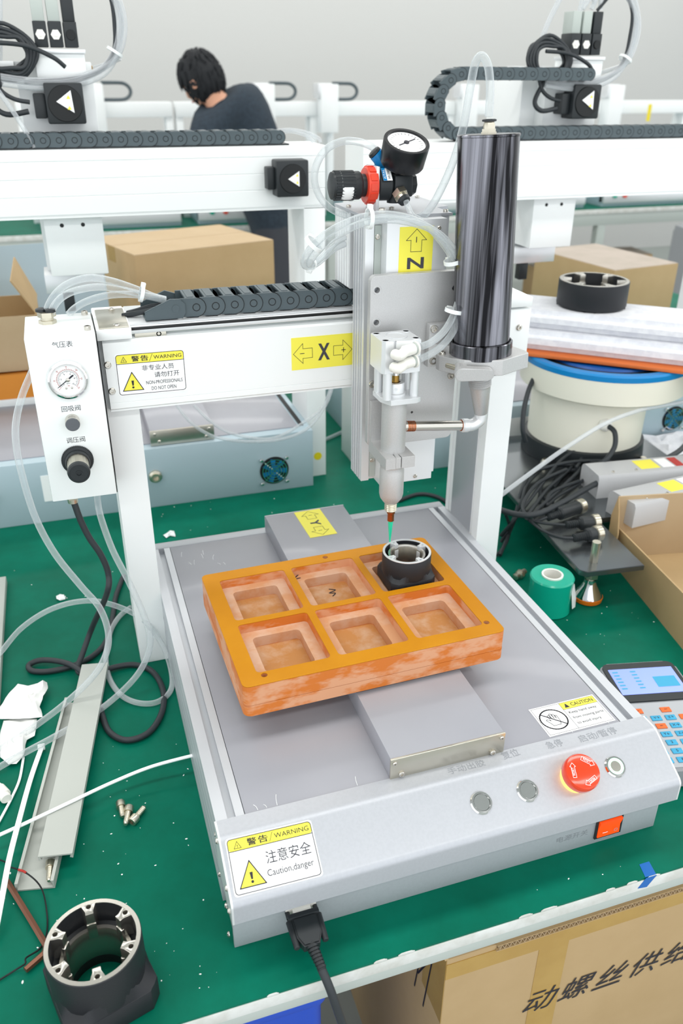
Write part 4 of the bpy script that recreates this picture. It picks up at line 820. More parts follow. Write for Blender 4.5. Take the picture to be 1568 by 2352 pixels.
# ------------------------------------------------------------------ right of the robot
tr = thing('tape_roll', 'roll of teal stretch tape with white core standing on the bench', 'tape roll', (0, 0, 0)); tb = at(1262, 1415, z=0); tr.location = Vector((tb.x+9, tb.y+22, 0))*S; tr.rotation_euler = (0, 0, 0)
lathe('tape_winding', 'teal_tape', tr, [(17, 1), (34, 0), (36, 2), (34.5, 20), (34.5, 44), (36, 62), (34, 64.5), (17, 64), (17, 1)], None, 44, cap=False)
lathe('tape_core', 'white_plastic', tr, [(17.5, 0), (17.5, 66.5), (14.5, 66.5), (14, 0), (17.5, 0)], None, 36, cap=False)
bm = bmesh.new(); P(bm, [(0, 0), (14, -4), (22, 8), (20, 36), (6, 40)], 0, .6, frame((tb.x+9+26, tb.y+22-30, 12), (.6, -.7, .2), (.75, .6, 0))); o = mk('tape_tail', bm, 'nylon'); o.parent = tr; o.matrix_parent_inverse = Matrix.Translation(tr.location).inverted()
bf_ = at(1195, 1318, z=8); t = thing('brass_fitting', 'small nickel hose fitting lying behind the tape roll', 'fitting', (bf_.x, bf_.y, 8), 25); lathe('fitting_body', 'zinc', t, [(4, -16), (6, -15), (6, -6), (8, -5), (8, 2), (5.5, 3), (5.5, 12), (4, 13)], frame((0, 0, 0), (1, 0, 0)), 12); lathe('fitting_ring', 'zinc', t, [(9, -3), (9, 0)], frame((0, 0, 0), (1, 0, 0)), 6)
# teach pendant
pm, pw_, phh = quad(at(1378, 1530, z=32), at(1515, 1512, z=32), at(1680, 1700, z=32), at(1530, 1745, z=32)); 
pa_ = at(1372, 1522, z=34); pz = math.degrees(math.atan2((at(1500, 1508, z=34)-pa_).y, (at(1500, 1508, z=34)-pa_).x)); 
pen = thing('teach_pendant', 'grey handheld teach pendant with lit blue screen and blue and orange keys', 'remote control', (pa_.x, pa_.y, 0), pz-4)
PW, PH = 112, 210
PI_ = (Matrix.Translation((pa_.x, pa_.y, 0)) @ Rz(pz-4)).inverted()
bm = bmesh.new(); P(bm, rrect(0, PW, -PH, 0, 14), 4, 30, None, 3); mk('pendant_body', bm, 'pendant_grey', pen)
bm = bmesh.new(); P(bm, rrect(3, PW-3, -84, -3, 10), 30, 32); mk('screen_bezel', bm, 'black_plastic', pen)
bm = bmesh.new(); P(bm, rrect(9, PW-9, -70, -16, 1), 32, 32.5); sc_ = mk('screen', bm, 'lcd', pen)
bm = bmesh.new()
for k in range(6):
    for j in range(2): poly2(bm, [(13+j*26, -24-k*7), (21+j*26, -24-k*7), (21+j*26, -21.5-k*7), (13+j*26, -21.5-k*7)], 32.7, Matrix())
poly2(bm, [(66, -58), (98, -58), (98, -36), (66, -36)], 32.7, Matrix()); mk('screen_print', bm, 'key_blue', sc_, flat=True)
bm = bmesh.new(); P(bm, rrect(4, PW-4, -PH+6, -87, 8), 30, 31); mk('keypad', bm, 'alu_satin', pen)
for r_ in range(7):
    for c_ in range(5):
        x0, y0 = 9+c_*19.6, -98-r_*15; m_ = 'key_orange' if (r_ == 0 or (r_, c_) in ((1, 3), (2, 1), (3, 4))) else 'key_blue'
        if r_ == 0 and c_ % 2: continue
        k_ = box('key', m_, pen, x0, x0+14, y0-9, y0, 31, 32.2, .5)
        bm = bmesh.new(); ch = {(1, 0): '\u21b6', (1, 1): 'Y\u2191', (1, 2): 'Z\u2191', (2, 0): '\u2190X', (2, 2): 'X\u2192', (3, 0): 'R', (3, 1): 'Y\u2193', (3, 2): 'Z\u2193'}.get((r_, c_), str((r_-4)*3+c_+1) if r_ > 3 and c_ < 3 else '-')
        add(bm, text_bm(ch, 4.2 if ch != '-' else .9, None if ch != '-' else 4), T(x0+7, y0-4.5, 32.4)); mk('key_print', bm, 'ink', k_, flat=True)
# open cartons
def sheet(bm, pts, th=3):
    p = [Vector(q) for q in pts]; n = (p[1]-p[0]).cross(p[2]-p[0]).normalized()*th/2; a = [bm.verts.new(q+n) for q in p]; b = [bm.verts.new(q-n) for q in p]; k = len(p)
    bm.faces.new(a); bm.faces.new(b[::-1])
    for i in range(k): bm.faces.new((a[i], b[i], b[(i+1) % k], a[(i+1) % k]))
oc = thing('open_carton', 'open brown cardboard box with raised flap beside the feeder', 'cardboard box', (0, 0, 0))
c0 = at(1400, 1283, z=0); c1_ = at(1568, 1490, z=0); e = (c1_-c0); e.z = 0; c1_ = c0+e*1.25; side = Vector((-e.y, e.x, 0)).normalized(); side = side if side.x > 0 else -side; hh_ = 95; up = Vector((0, 0, hh_))
wd_ = 260
def part(n, m, pts, th=3): bm = bmesh.new(); sheet(bm, pts, th); return mk(n, bm, m, oc)
part('carton_wall', 'card', [c0, c1_, c1_+up*.92, c0+up*.75+e*.03]); part('carton_floor', 'card', [c0+Vector((0, 0, 2)), c1_+Vector((0, 0, 2)), c1_+side*wd_+Vector((0, 0, 2)), c0+side*wd_+Vector((0, 0, 2))])
part('carton_wall', 'card_pale', [c0, c0+side*wd_, c0+side*wd_+up*1.35, c0+up*1.35-side*4]); part('carton_wall', 'card', [c1_+side*wd_, c0+side*wd_, c0+side*wd_+up, c1_+side*wd_+up]); part('carton_wall', 'card', [c1_, c1_+side*wd_, c1_+side*wd_+up, c1_+up])
k0 = c0+up*1.35-side*4; ed = e.normalized()
part('carton_flap', 'card', [k0, k0+ed*14-up*.25-side*2, k0+ed*32-up*.62-side*6, k0+ed*34-up*.9-side*9, k0+ed*24-up*1.05-side*10, k0+ed*6-up*.9-side*9, k0-ed*3-up*.4-side*6])
# ------------------------------------------------------------------ vibratory feeder
fd_ = thing('bowl_feeder', 'cream vibratory bowl feeder with blue rim on a thick steel plate', 'feeder', (0, 0, 0))
FCX, FCY = 938, 858
pc0 = at(1336, 1316, z=75); pc1 = at(1240, 1210, z=75); pd_ = (pc1-pc0); pd_.z = 0; pd_.normalize(); ps_ = Vector((pd_.y, -pd_.x, 0)); ps_ = ps_ if ps_.x > 0 else -ps_
q = [pc0+ps_*10, pc0+pd_*10, pc0+pd_*560, pc0+pd_*560+ps_*400, pc0+pd_*165+ps_*400, pc0+pd_*165+ps_*112, pc0+ps_*112]
bm = bmesh.new(); P(bm, [(v.x, v.y) for v in q], 65, 75, None, 1); mk('base_plate', bm, 'steel_dark', fd_)
fz = at(1352, 1380, z=0)
for i, f_ in enumerate((fz, fz+ps_*350+pd_*190, fz+pd_*500, fz+pd_*500+ps_*350)):
    lathe('foot_pad', 'orange', fd_, [(20, 0), (24, 2), (25, 9), (23, 10)], T(f_.x, f_.y+6, 0), 32)
    lathe('levelling_foot', 'chrome', fd_, [(24, 10), (23, 13), (12, 30), (10, 38), (10, 41)], T(f_.x, f_.y+6, 0), 32)
    bm = bmesh.new(); Cy(bm, (f_.x, f_.y+6, 40), (f_.x, f_.y+6, 112), 7, seg=16); L_(bm, [(12, 44), (12, 52)], T(f_.x, f_.y+6, 0), 6); L_(bm, [(10, 54), (10, 58)], T(f_.x, f_.y+6, 0), 16); mk('foot_bolt', bm, 'zinc', fd_, 25)
fr_ = Vector((FCX, FCY, 0))
lathe('feeder_base', 'black_plastic', fd_, [(126, 75), (127, 78), (124, 112), (118, 114)], T(FCX, FCY, 0), 48)
lathe('feeder_body', 'cream', fd_, [(117, 108), (117, 112), (118, 225), (116, 228)], T(FCX, FCY, 0), 56)
bm = bmesh.new()
for k in range(20): a = 360*k/20; B(bm, -9, 9, 116, 118.6, 226, 234, 0, T(FCX, FCY, 0) @ Rz(a))
L_(bm, [(112, 226), (112, 236)], T(FCX, FCY, 0), 40); mk('vent_ring', bm, 'dark', fd_)
BX = FCX+26
lathe('feeder_bowl', 'cream', fd_, [(100, 224), (162, 224), (168, 228), (169, 276), (166, 280), (158, 280)], T(BX, FCY, 0), 64)
lathe('bowl_rim', 'blue_plastic', fd_, [(169.5, 275), (170.5, 285), (168, 289), (154, 289), (152, 276)], T(BX, FCY, 0), 64, cap=False)
lathe('bowl_track', 'black_plastic', fd_, [(152.5, 286), (150, 284), (128, 283), (127, 276)], T(BX, FCY, 0), 48, cap=False)
lathe('bowl_inside', 'bowl_blue', fd_, [(128, 277), (122, 286), (60, 288), (0, 289)], T(BX, FCY, 0), 48, cap=False)
g_ = at(1388, 975, y=FCY-112); lathe('cable_gland', 'white_plastic', fd_, [(13, -4), (13, 6), (9, 12)], frame(g_, (.2, -1, 0)), 20)
for k in range(3): a = math.radians(205+k*50); lathe('clamp_nut', 'zinc', fd_, [(9, 0), (9, 8), (6, 14)], T(FCX+134*math.cos(a), FCY+134*math.sin(a), 75), 12)
def stand(name, m, label, cat, pts, r, n=8, seg=10): return tag(tube(name, m, None, pts, r, n=n, seg=seg), label, cat)
stand('feeder_cable', 'rubber', 'black cable from the white gland of the feeder body to the plate', 'cable', [g_+Vector((2, -10, 0)), g_+Vector((6, -28, -8)), g_+Vector((0, -40, -36)), g_+Vector((-30, -44, -62)), at(1330, 1060, z=82), at(1295, 1085, z=82), at(1268, 1120, z=82)], 5)
stand('feeder_cable', 'rubber', 'black cable dropping behind the white post beside the feeder', 'cable', [at(1262, 822, y=900), at(1240, 845, y=880), at(1216, 890, y=840), at(1203, 940, y=815), at(1200, 985, y=800), at(1206, 1014, y=800)], 5)
# tray, foam and housing stacked on the bowl
ang = -40; FO = Vector((BX-20, FCY-10, 0)); FM = Matrix.Translation((FO.x, FO.y, 0)) @ Rz(ang)
bo = thing('orange_board', 'flat orange resin board lying on the feeder bowl under foam', 'board', (FO.x, FO.y, 290), ang); box('board_slab', 'orange_board', bo, -170, 330, -90, 160, 0, 7, 1)
fa = FM.inverted() @ at(1200, 796, z=303)
def foam(label, x0, x1, y0, y1, z0, z1):
    bm = bmesh.new(); s = bmesh.new(); bmesh.ops.create_cube(s, size=1); bmesh.ops.transform(s, matrix=T((x0+x1)/2, (y0+y1)/2, (z0+z1)/2) @ Matrix.Diagonal((x1-x0, y1-y0, z1-z0, 1)), verts=s.verts[:])
    bmesh.ops.bevel(s, geom=[e_ for e_ in s.edges if abs(e_.verts[0].co.x-e_.verts[1].co.x) > 1], offset=13, segments=5, affect='EDGES'); add(bm, s)
    t = thing('foam_roll', label, 'foam sheet', (FO.x, FO.y, 297.2), ang, 'folded white foam sheets'); mk('foam_fold', bm, 'foam', t)
foam('folded white foam sheet lying directly on the orange board', -205, 360, fa.y, fa.y+158, 0, 38)
foam('folded white foam sheet uppermost under the black lens housing', -215, 360, fa.y+20, fa.y+168, 38.4, 74)
lp = at(1352, 690, z=378); housing('lens_housing', 'black round lens housing on the white foam above the feeder', (lp.x-4, lp.y-14, 371.6), 10, 138, 102, 3, 52, 6, 4, 'steel')
# controllers
for i, (a_, b_) in enumerate((((1345, 1062), (1575, 1042)), ((1408, 1124), (1600, 1082)))):
    A, Bv = at(*a_, z=121), at(*b_, z=121); d = Bv-A; t = thing('feeder_controller', ('grey metal controller box with yellow and red labels nearer the feeder body', 'grey metal controller box with yellow and red labels half behind the open carton')[i], 'controller', (A.x, A.y, 75.2), math.degrees(math.atan2(d.y, d.x)), 'feeder controllers')
    bm = bmesh.new(); P(bm, [(-4, 0), (-4, 34)]+[(-4+12-12*math.cos(math.radians(g)), 34+12*math.sin(math.radians(g))) for g in (20, 45, 70)]+[(8, 46), (62, 46), (66, 40), (66, 0)], -5, 240, frame((0, 0, 0), (1, 0, 0), (0, -1, 0)) @ Matrix.Diagonal((1, -1, 1, 1))); mk('controller_case', bm, 'grey_case', t)
    for x0, x1, m_ in ((90, 130, 'label_yellow'), (136, 160, 'label_white'), (164, 182, 'red_ink')):
        box('case_label', m_, t, x0, x1, -50, -12, 46, 46.4)
    for x_ in (30, 78): screw_mesh('screw', 'steel', t, (x_, -52, 46), (0, 0, 1), 3)
# tangle of black cables on the plate
def loopcable(label, pts, r=3.4): return stand('signal_cable', 'rubber', label, 'cable', [at(a, b, z=z) for a, b, z in pts], r)
loopcable('thick black cable sweeping from the feeder plate to the right edge', [(1145, 1170, 85), (1190, 1182, 96), (1235, 1180, 100), (1290, 1155, 102), (1360, 1115, 104), (1430, 1082, 104), (1510, 1060, 100), (1560, 1035, 95), (1590, 1000, 90)], 5.5)
lab = ['outermost black cable coiled on the feeder plate', 'black cable loop lying inside the coil on the plate', 'innermost black cable loop of the coil by the feeder', 'black cable crossing the coil toward the feeder base', 'black cable running from the coil to the upper controller']
rings = [[(1150, 1245, 6), (1180, 1190, 50), (1200, 1120, 84), (1225, 1085, 88), (1290, 1068, 92), (1330, 1075, 94), (1300, 1110, 90), (1245, 1160, 88), (1215, 1185, 92), (1200, 1160, 96), (1235, 1110, 98), (1300, 1078, 100)],
 [(1148, 1275, 6), (1175, 1210, 30), (1198, 1150, 80), (1212, 1110, 84), (1262, 1062, 88), (1300, 1040, 92), (1325, 1048, 94), (1310, 1075, 92), (1260, 1120, 90), (1225, 1165, 90), (1208, 1190, 94)],
 [(1270, 1155, 82), (1240, 1135, 84), (1255, 1100, 86), (1310, 1080, 88), (1350, 1088, 88), (1330, 1110, 86), (1280, 1140, 84), (1255, 1160, 84), (1268, 1130, 92), (1330, 1105, 92)],
 [(1150, 1230, 20), (1180, 1195, 60), (1215, 1150, 86), (1260, 1090, 96), (1290, 1055, 104), (1320, 1037, 112), (1335, 1050, 104), (1322, 1075, 98)],
 [(1205, 1090, 88), (1260, 1072, 100), (1320, 1060, 104), (1390, 1058, 100), (1470, 1064, 80), (1530, 1070, 70)]]
for l_, r_ in zip(lab, rings): loopcable(l_, r_)
loopcable('black cable hanging in a loop behind the white post', [(1160, 1180, 80), (1170, 1210, 40), (1165, 1240, 12), (1152, 1262, 6), (1140, 1275, 6)], 3)
def din(label, a, b, z):
    A, Bv = at(*a, z=z), at(*b, z=z); d = Bv-A; l = d.length; t = thing('round_connector', label, 'connector', A, math.degrees(math.atan2(d.y, d.x)), 'round cable connectors'); F = frame((0, 0, 0), (1, 0, 0))
    lathe('strain_relief', 'black_plastic', t, [(4, -2)]+[q for k in range(6) for q in ((7.5, k*4), (6, k*4+2.6))]+[(9, 25)], F, 18); lathe('connector_shell', 'black_plastic', t, [(10, 25), (12.5, 28), (12.5, l-12), (11, l-8)], F, 24); lathe('coupling_nut', 'zinc', t, [(11, l-10), (14, l-8), (14, l+2), (11, l+4), (9, l+4)], F, 20)
    return A
din('black round connector with metal nut lying uppermost on the plate', (1258, 1188), (1335, 1162), 92)
din('black round connector half hidden by the carton flap', (1300, 1206), (1370, 1198), 90)
din('black round connector lowest on the plate beside the carton', (1318, 1236), (1375, 1224), 90)
loopcable('thin black cable leading to the lowest round connector', [(1215, 1195, 84), (1245, 1218, 84), (1285, 1234, 88), (1316, 1236, 90)], 2.6); loopcable('thin black cable leading to the middle round connector', [(1210, 1192, 86), (1250, 1202, 86), (1298, 1206, 90)], 2.6)
loopcable('black cable tail looping up from the uppermost connector', [(1222, 1198, 84), (1240, 1194, 88), (1256, 1188, 92)], 3)
stand('air_hose', 'tube_far', 'pale air hose slanting across the feeder body to the right', 'hose', [at(1140, 1145, y=560), at(1200, 1100, y=580), at(1290, 1035, y=620), at(1385, 975, y=660), at(1460, 945, y=690), at(1520, 932, y=700), at(1600, 918, y=720)], 4)
pb_ = at(1500, 1030, z=0); 
crumple('bubble_bag', 'grey speckled plastic bag lying beside the controllers', [(1440, 1010), (1500, 1005), (1568, 985), (1590, 1040), (1540, 1050), (1490, 1040)], 8, 'foam', 22, 'plastic bag')
# ------------------------------------------------------------------ two robots behind, seen from the back
def rear_robot(ox, label, zx, style, ux):
    t = thing('dispensing_robot', label, 'robot', (ox, 1000, 0)); x0, x1 = -840, 0
    box('base_box', 'case_blue', t, x0, x1, 0, 634, 0, 128.5, 1)
    box('platform_plate', 'alu_film', t, x0+25, x1-25, 25, 600, 128.5, 130.5, .3)
    for xa, xb in ((x1-20, x1-12), (x0+12, x0+20)): box('rail_groove', 'dark', t, xa, xb, 30, 600, 128.5, 130.8)
    cv = box('axis_cover', 'alu_film', t, -330, -205, 14, 600, 130.5, 160, .5)
    e_ = box('cover_end', 'steel_plate', t, -331, -204, 10, 14, 130, 161, .3)
    for x_, z_ in ((-322, 154), (-214, 154), (-314, 138), (-220, 138)): screw_mesh('screw', 'steel', e_, (x_, 10, z_), (0, -1, 0), 3.4)
    F = frame((-85, 0, 48), (0, -1, 0), (1, 0, 0))
    fn = lathe('cooling_fan', 'dark', t, [(31, -.5), (31, 1), (0, 1)], F, 36)
    for r_ in (8, 14, 20, 26): lathe('fan_guard_ring', 'chrome', fn, [(r_-.9, 4), (r_+.9, 4), (r_+.9, 5.6), (r_-.9, 5.6), (r_-.9, 4)], F, 32, cap=False)
    for a in (0, 45, 90, 135): bm = bmesh.new(); B(bm, -31, 31, -1, 1, 3, 4.4, 0, F @ Rz(a)); mk('guard_spoke', bm, 'chrome', fn) if a % 90 else bm.free()
    lathe('fan_hub', 'blue_plastic', fn, [(11, 1), (11, 2.4), (0, 2.4)], F, 24)
    for k in range(7): bm = bmesh.new(); P(bm, [(10, -4), (24, -8), (27, 2), (11, 4)], 1, 1.8, F @ Rz(k*51.4)); mk('fan_blade', bm, 'blue_plastic', fn)
    for a in (45, 135, 225, 315): lathe('fan_screw', 'chrome', fn, [(4, 1), (4, 5), (2.5, 6.5), (0, 6.5)], F @ T(38*math.cos(math.radians(a)), 38*math.sin(math.radians(a)), 0), 14)
    for x_ in (-395, -330, -640): lathe('cable_socket', 'zinc', t, [(13, 0), (13, 6), (9, 8), (9, 12), (6, 12), (6, 4), (0, 4)], frame((x_, 0, 70), (0, -1, 0)), 22)
    pl_ = box('rating_plate', 'label_white', t, -545, -430, -1, 0, 45, 100)
    for xa, xb in ((x1, x1+42), (x0-42, x0)): box('post', 'paint_white', t, xa, xb, 44, 164, 0, 562, 1)
    bm = bmesh.new(); B(bm, x1-3, x1, 30, 44, 0, 5); bm.free()
    bm = bmesh.new(); P(bm, [(44, 560), (44, 566), (42.6, 566), (42.6, 594), (44, 595), (42.8, 596), (42.8, 622), (44, 623), (42.8, 624), (42.8, 650), (44, 651), (42.6, 652), (42.6, 668), (44, 669), (150, 669), (150, 560)], x0-42, x1+42, FX); mk('gantry_beam', bm, 'paint_white', t, 20)
    # X motor on the back of the beam
    if style == 0:
        mo = box('stepper_motor', 'black_plastic', t, -60, 0, 6, 44, 586, 648, 3); bm = bmesh.new(); B(bm, -74, -60, 18, 44, 598, 636, 2); mk('motor_plug', bm, 'black_plastic', mo)
        lathe('motor_cap', 'dark', mo, [(25, 0), (24, 3), (0, 3.5)], frame((-30, 6, 617), (0, -1, 0)), 32)
        bm = bmesh.new(); P(bm, [(-12, 0), (9, 13), (9, -13)], 4, 4.4, frame((-28, 6, 617), (0, -1, 0), (1, 0, 0))); mk('motor_label', bm, 'label_white', mo)
        bm = bmesh.new(); [poly2(bm, tri(5, s_*6-2, 5, 5), 4.7, frame((-28, 6, 617), (0, -1, 0), (1, 0, 0))) for s_ in (-1, 1)]; mk('motor_symbol', bm, 'label_yellow', mo, flat=True)
    # cable chain on the beam
    ch = thing('x', '', '') if False else None
    c_ = box('chain_tray', 'black_plastic', t, x0 if style == 0 else -670, -22 if style == 0 else 40, 58, 108, 669, 671.5)
    lk_ = chain_mesh(c_, 22, 44, 25.5); lk_.matrix_local = T(-40*S, 60*S, 682.6*S); xs = range(1, 31) if style == 0 else range(-2, 25)
    for i in xs:
        if i: inst(lk_, c_, T(-40-25.5*i, 60, 682.6))
    if style == 0: tube('loose_hose', 'tube_far', t, [(-48, 80, 690), (-20, 74, 694), (10, 66, 690), (34, 60, 680), (38, 58, 672)], 3); tube('loose_hose', 'tube_far', t, [(-44, 86, 684), (-15, 90, 690), (15, 84, 684), (30, 76, 672)], 3)
    else:   # the chain turns over to the carriage
        R0 = 52; cx = -672
        for k in range(7):
            a = math.radians(-90-180*(k+.5)/7); inst(lk_, c_, T(cx+R0*math.cos(a), 60, 682.6+R0+R0*math.sin(a)) @ Ry(math.degrees(math.atan2(math.cos(a), math.sin(a)))))
        for k in range(11): inst(lk_, c_, T(cx+12+25.5*k, 60, 682.6+2*R0))
    # Z axis on the far side, rising above the beam
    zz = box('z_axis_body', 'paint_white', t, zx-55, zx+55, 150, 300, 440, 780, 2)
    box('z_lower_cover', 'paint_white', t, zx-48, zx+52, 66, 150, 458, 560, 1)
    for s_ in (-18, 18): lathe('cover_hole', 'dark', t, [(3.6, .2), (0, .3)], frame((zx+s_, 66, 545), (0, -1, 0)), 14)
    box('z_slide_end', 'alu_light', t, zx-62, zx+44, 110, 190, 418, 452, 1)
    box('tool_stub', 'black_plastic', t, zx-34, zx-14, 120, 140, 380, 418, 1)
    zx += ux
    box('z_back_plate', 'paint_white', t, zx-72, zx+52, 112, 150, 672, 800, 2)
    mo = box('stepper_motor', 'black_plastic', t, zx-31, zx+31, 70, 112, 707, 769, 3); bm = bmesh.new(); B(bm, zx-50, zx-31, 82, 112, 715, 753, 2); mk('motor_plug', bm, 'black_plastic', mo)
    lathe('motor_cap', 'dark', mo, [(28, 0), (27, 3), (0, 3.5)], frame((zx, 70, 738), (0, -1, 0)), 32)
    FM_ = frame((zx+2, 70, 740), (0, -1, 0), (1, 0, 0)); bm = bmesh.new(); P(bm, [(-16, 1), (9, 18), (11, -16)], 4, 4.4, FM_); mk('motor_label', bm, 'label_white', mo)
    bm = bmesh.new(); [poly2(bm, tri(4, s_*8-3, 7, 6), 4.7, FM_) for s_ in (-1, 1)]; mk('motor_symbol', bm, 'label_yellow', mo, flat=True)
    va = box('valve_manifold', 'paint_white', t, zx-38, zx+42, 96, 146, 800, 846, 1); box('manifold_top', 'alu_light', va, zx-40, zx+44, 92, 150, 846, 852, .5)
    for k in range(3):
        xv = zx-34+k*24; v_ = box('solenoid_valve', 'black_plastic', t, xv, xv+21, 100, 140, 855, 892, 1); box('valve_coil', 'frame_grey' if k < 2 else 'black_plastic', v_, xv+1, xv+20, 104, 140, 892, 930, 1)
        if k < 2: lathe('valve_button', 'white_plastic', v_, [(8, 0), (8, 2), (3, 2), (3, 3), (0, 3)], frame((xv+10.5, 100, 873), (0, -1, 0)), 6)
        else: lathe('valve_knob', 'dark', v_, [(8, 0), (7.5, 4), (0, 4)], frame((xv+10.5, 100, 873), (0, -1, 0)), 12)
    lathe('manifold_fitting', 'brass', va, [(7, 0), (7, 8), (4, 12)], frame((zx+42, 120, 824), (1, 0, 0)), 12)
    tube('black_lead', 'rubber', t, [(zx+22, 110, 898), (zx+60, 100, 935), (zx+92, 96, 900), (zx+96, 96, 850), (zx+88, 94, 812), (zx+60, 92, 786), (zx+20, 88, 775), (zx-60, 84, 770)], 3.2, n=7)
    for k, (dx, dz) in enumerate(((0, 0), (9, 4), (4, -7))):
        tube('air_hose', 'tube_far', t, [(zx-10+k*20, 112, 900), (zx+25+dx, 104, 946+dz), (zx+72+dx, 98, 930+dz), (zx+102+dx, 95, 880), (zx+98+dx, 93, 830), (zx+70+dx, 90, 792+dz), (zx+20, 84, 772+dz), (zx-40, 80, 768+dz), (zx-95, 78, 774+dz)], 4.6, n=7)
    tube('air_hose', 'tube_far', t, [(zx+54, 120, 790), (zx+75, 112, 796), (zx+100, 98, 806)], 4, n=5)
    tie((zx+92, 94, 815), (.5, 0, .8), 13, t); 
    for k in range(7):
        r_ = 26+4*(k % 4); tube('black_lead', 'rubber', t, [(zx-82+r_*1.3*math.cos(g), 84+3*k+8*math.sin(g), 812+r_*math.sin(g)+4*math.sin(3*g+k)) for g in [2*math.pi*j/9+k for j in range(9)]], 3.3, closed=True, n=5, seg=8)
    tube('black_lead', 'rubber', t, [(zx-100, 80, 826), (zx-50, 76, 822), (zx-10, 72, 806), (zx+8, 76, 792)], 3.6, n=6)
    tube('black_lead', 'rubber', t, [(zx-110, 84, 790), (zx-100, 80, 760), (zx-80, 78, 745), (zx-56, 80, 740)], 3.6, n=6); tube('black_lead', 'rubber', t, [(zx-90, 84, 780), (zx-112, 82, 740), (zx-96, 80, 722), (zx-60, 84, 726)], 4.5, n=6)
    box('bundle_bracket', 'paint_white', t, zx-150, zx-72, 96, 140, 788, 800, 1)
    if style: tube('air_hose', 'tube_far', t, [(zx-92, 120, 838), (zx-78, 118, 880), (zx-56, 112, 925), (zx-30, 112, 948), (zx-14, 112, 925), (zx-16, 112, 890)], 5, n=7); tube('air_hose', 'tube_far', t, [(zx-30, 112, 946), (zx-2, 112, 935), (zx+16, 112, 910)], 4, n=6)
    else: tube('air_hose', 'tube_far', t, [(zx-95, 130, 800), (zx-86, 128, 850), (zx-76, 126, 910), (zx-64, 124, 990)], 5.5, n=7); tube('air_hose', 'tube_far', t, [(zx-110, 70, 770), (zx-86, 66, 730), (zx-68, 62, 694), (zx-60, 62, 672)], 4, n=6)
    for o in t.children:
        if o.name.split('.')[0] in ('valve_manifold', 'solenoid_valve'): o.location.z = -.034
    return t
rear_robot(378, 'white gantry robot seen from behind with stepper motor at the beam end', -420, 0, 16)
rear_robot(1377, 'white gantry robot seen from behind with looped cable chain beside the black barrel', -447, 1, 50)
stand('air_hose', 'tube_far', 'thin clear hose sagging behind the gantry, lower of two', 'hose', [at(405, 930, y=960), at(440, 972, y=950), at(490, 1002, y=945), at(560, 1014, y=945), at(640, 1010, y=945), at(705, 985, y=950), at(748, 930, y=965), at(765, 880, y=980)], 3)
stand('air_hose', 'tube_far', 'thin clear hose sagging behind the gantry, upper of two', 'hose', [at(445, 930, y=970), at(480, 965, y=960), at(530, 995, y=955), at(620, 1008, y=950), at(690, 975, y=955), at(740, 935, y=965), at(766, 870, y=985)], 3)
stand('air_hose', 'tube_far', 'pale hose on the mat behind the tool head', 'hose', [at(740, 1012, z=6), at(790, 990, z=6), at(840, 965, z=8), at(900, 945, z=8)], 4)
stand('black_cable', 'rubber', 'black cable lying on the mat behind the platform', 'cable', [at(915, 1150, z=5), at(960, 1135, z=5), at(1000, 1140, z=5), at(1035, 1160, z=5), at(1080, 1200, z=5)], 4)
bs = at(730, 1048, y=1043); tag(lathe('round_sticker', 'yellow', None, [(0, .3), (9, .3), (9, 0)], frame((bs.x, 1043.9, bs.z), (0, -1, 0)), 24), 'round yellow sticker on the post of the robot behind', 'sticker')
# things standing on and behind those robots
def carton(name, label, c, w, d, h, rz, tape=True):
    t = thing(name, label, 'cardboard box', c, rz); box('carton_body', 'card', t, 0, w, 0, d, 0, h, 1.5)
    if tape:
        box('tape_strip', 'tape_brown', t, 0-.4, w+.4, d*.42, d*.58, h-40, h+.5); box('top_flap', 'card_pale', t, 1, w-1, 1, d*.495, h, h+2); box('top_flap', 'card_pale', t, 1, w-1, d*.505, d-1, h, h+2)
    else: box('top_panel', 'card_grey', t, 2, w-2, 2, d-2, h, h+1.5)
    return t
A, Bv = at(308, 588, z=360), at(628, 552, z=360); d_ = Bv-A
carton('closed_carton', 'closed brown cardboard box on the bench behind the gantry robots', (A.x, A.y, 0), d_.length, 330, 360, math.degrees(math.atan2(d_.y, d_.x)))
A, Bv = at(1412, 622, z=240), at(1558, 605, z=240); d_ = Bv-A; Lf = at(1230, 592, z=240)-A
carton('closed_carton', 'long flat closed cardboard box standing behind the feeder', (A.x, A.y, 0), d_.length, Lf.length*1.35, 240, math.degrees(math.atan2(d_.y, d_.x)), False)
ot = thing('orange_tray', 'deep orange tray standing on the platform of the robot behind', 'tray', (-470, 1330, 130.5), 0); bm = bmesh.new(); H(bm, rrect(0, 380, 0, 240, 10), [rrect(8, 372, 8, 232, 6)], 8, 70); P(bm, rrect(0, 380, 0, 240, 10), 0, 8); mk('tray_shell', bm, 'orange_dim', ot); box('tray_rim', 'paint_white', ot, -4, 384, -4, 0, 0, 16, 1)
lo = thing('open_carton', 'open cardboard box with tall flaps standing on the orange tray', 'cardboard box', (-470, 1335, 201), 0)
bm = bmesh.new(); sheet(bm, [(10, 20, 0), (330, 20, 0), (330, 20, 120), (10, 20, 120)]); mk('carton_wall', bm, 'card_pale', lo)
bm = bmesh.new(); sheet(bm, [(330, 20, 0), (330, 220, 0), (330, 220, 120), (330, 20, 120)]); mk('carton_wall', bm, 'card', lo); bm = bmesh.new(); sheet(bm, [(10, 220, 0), (330, 220, 0), (330, 220, 120), (10, 220, 120)]); mk('carton_wall', bm, 'card', lo); bm = bmesh.new(); sheet(bm, [(10, 20, 0), (10, 220, 0), (10, 220, 120), (10, 20, 120)]); mk('carton_wall', bm, 'card', lo)
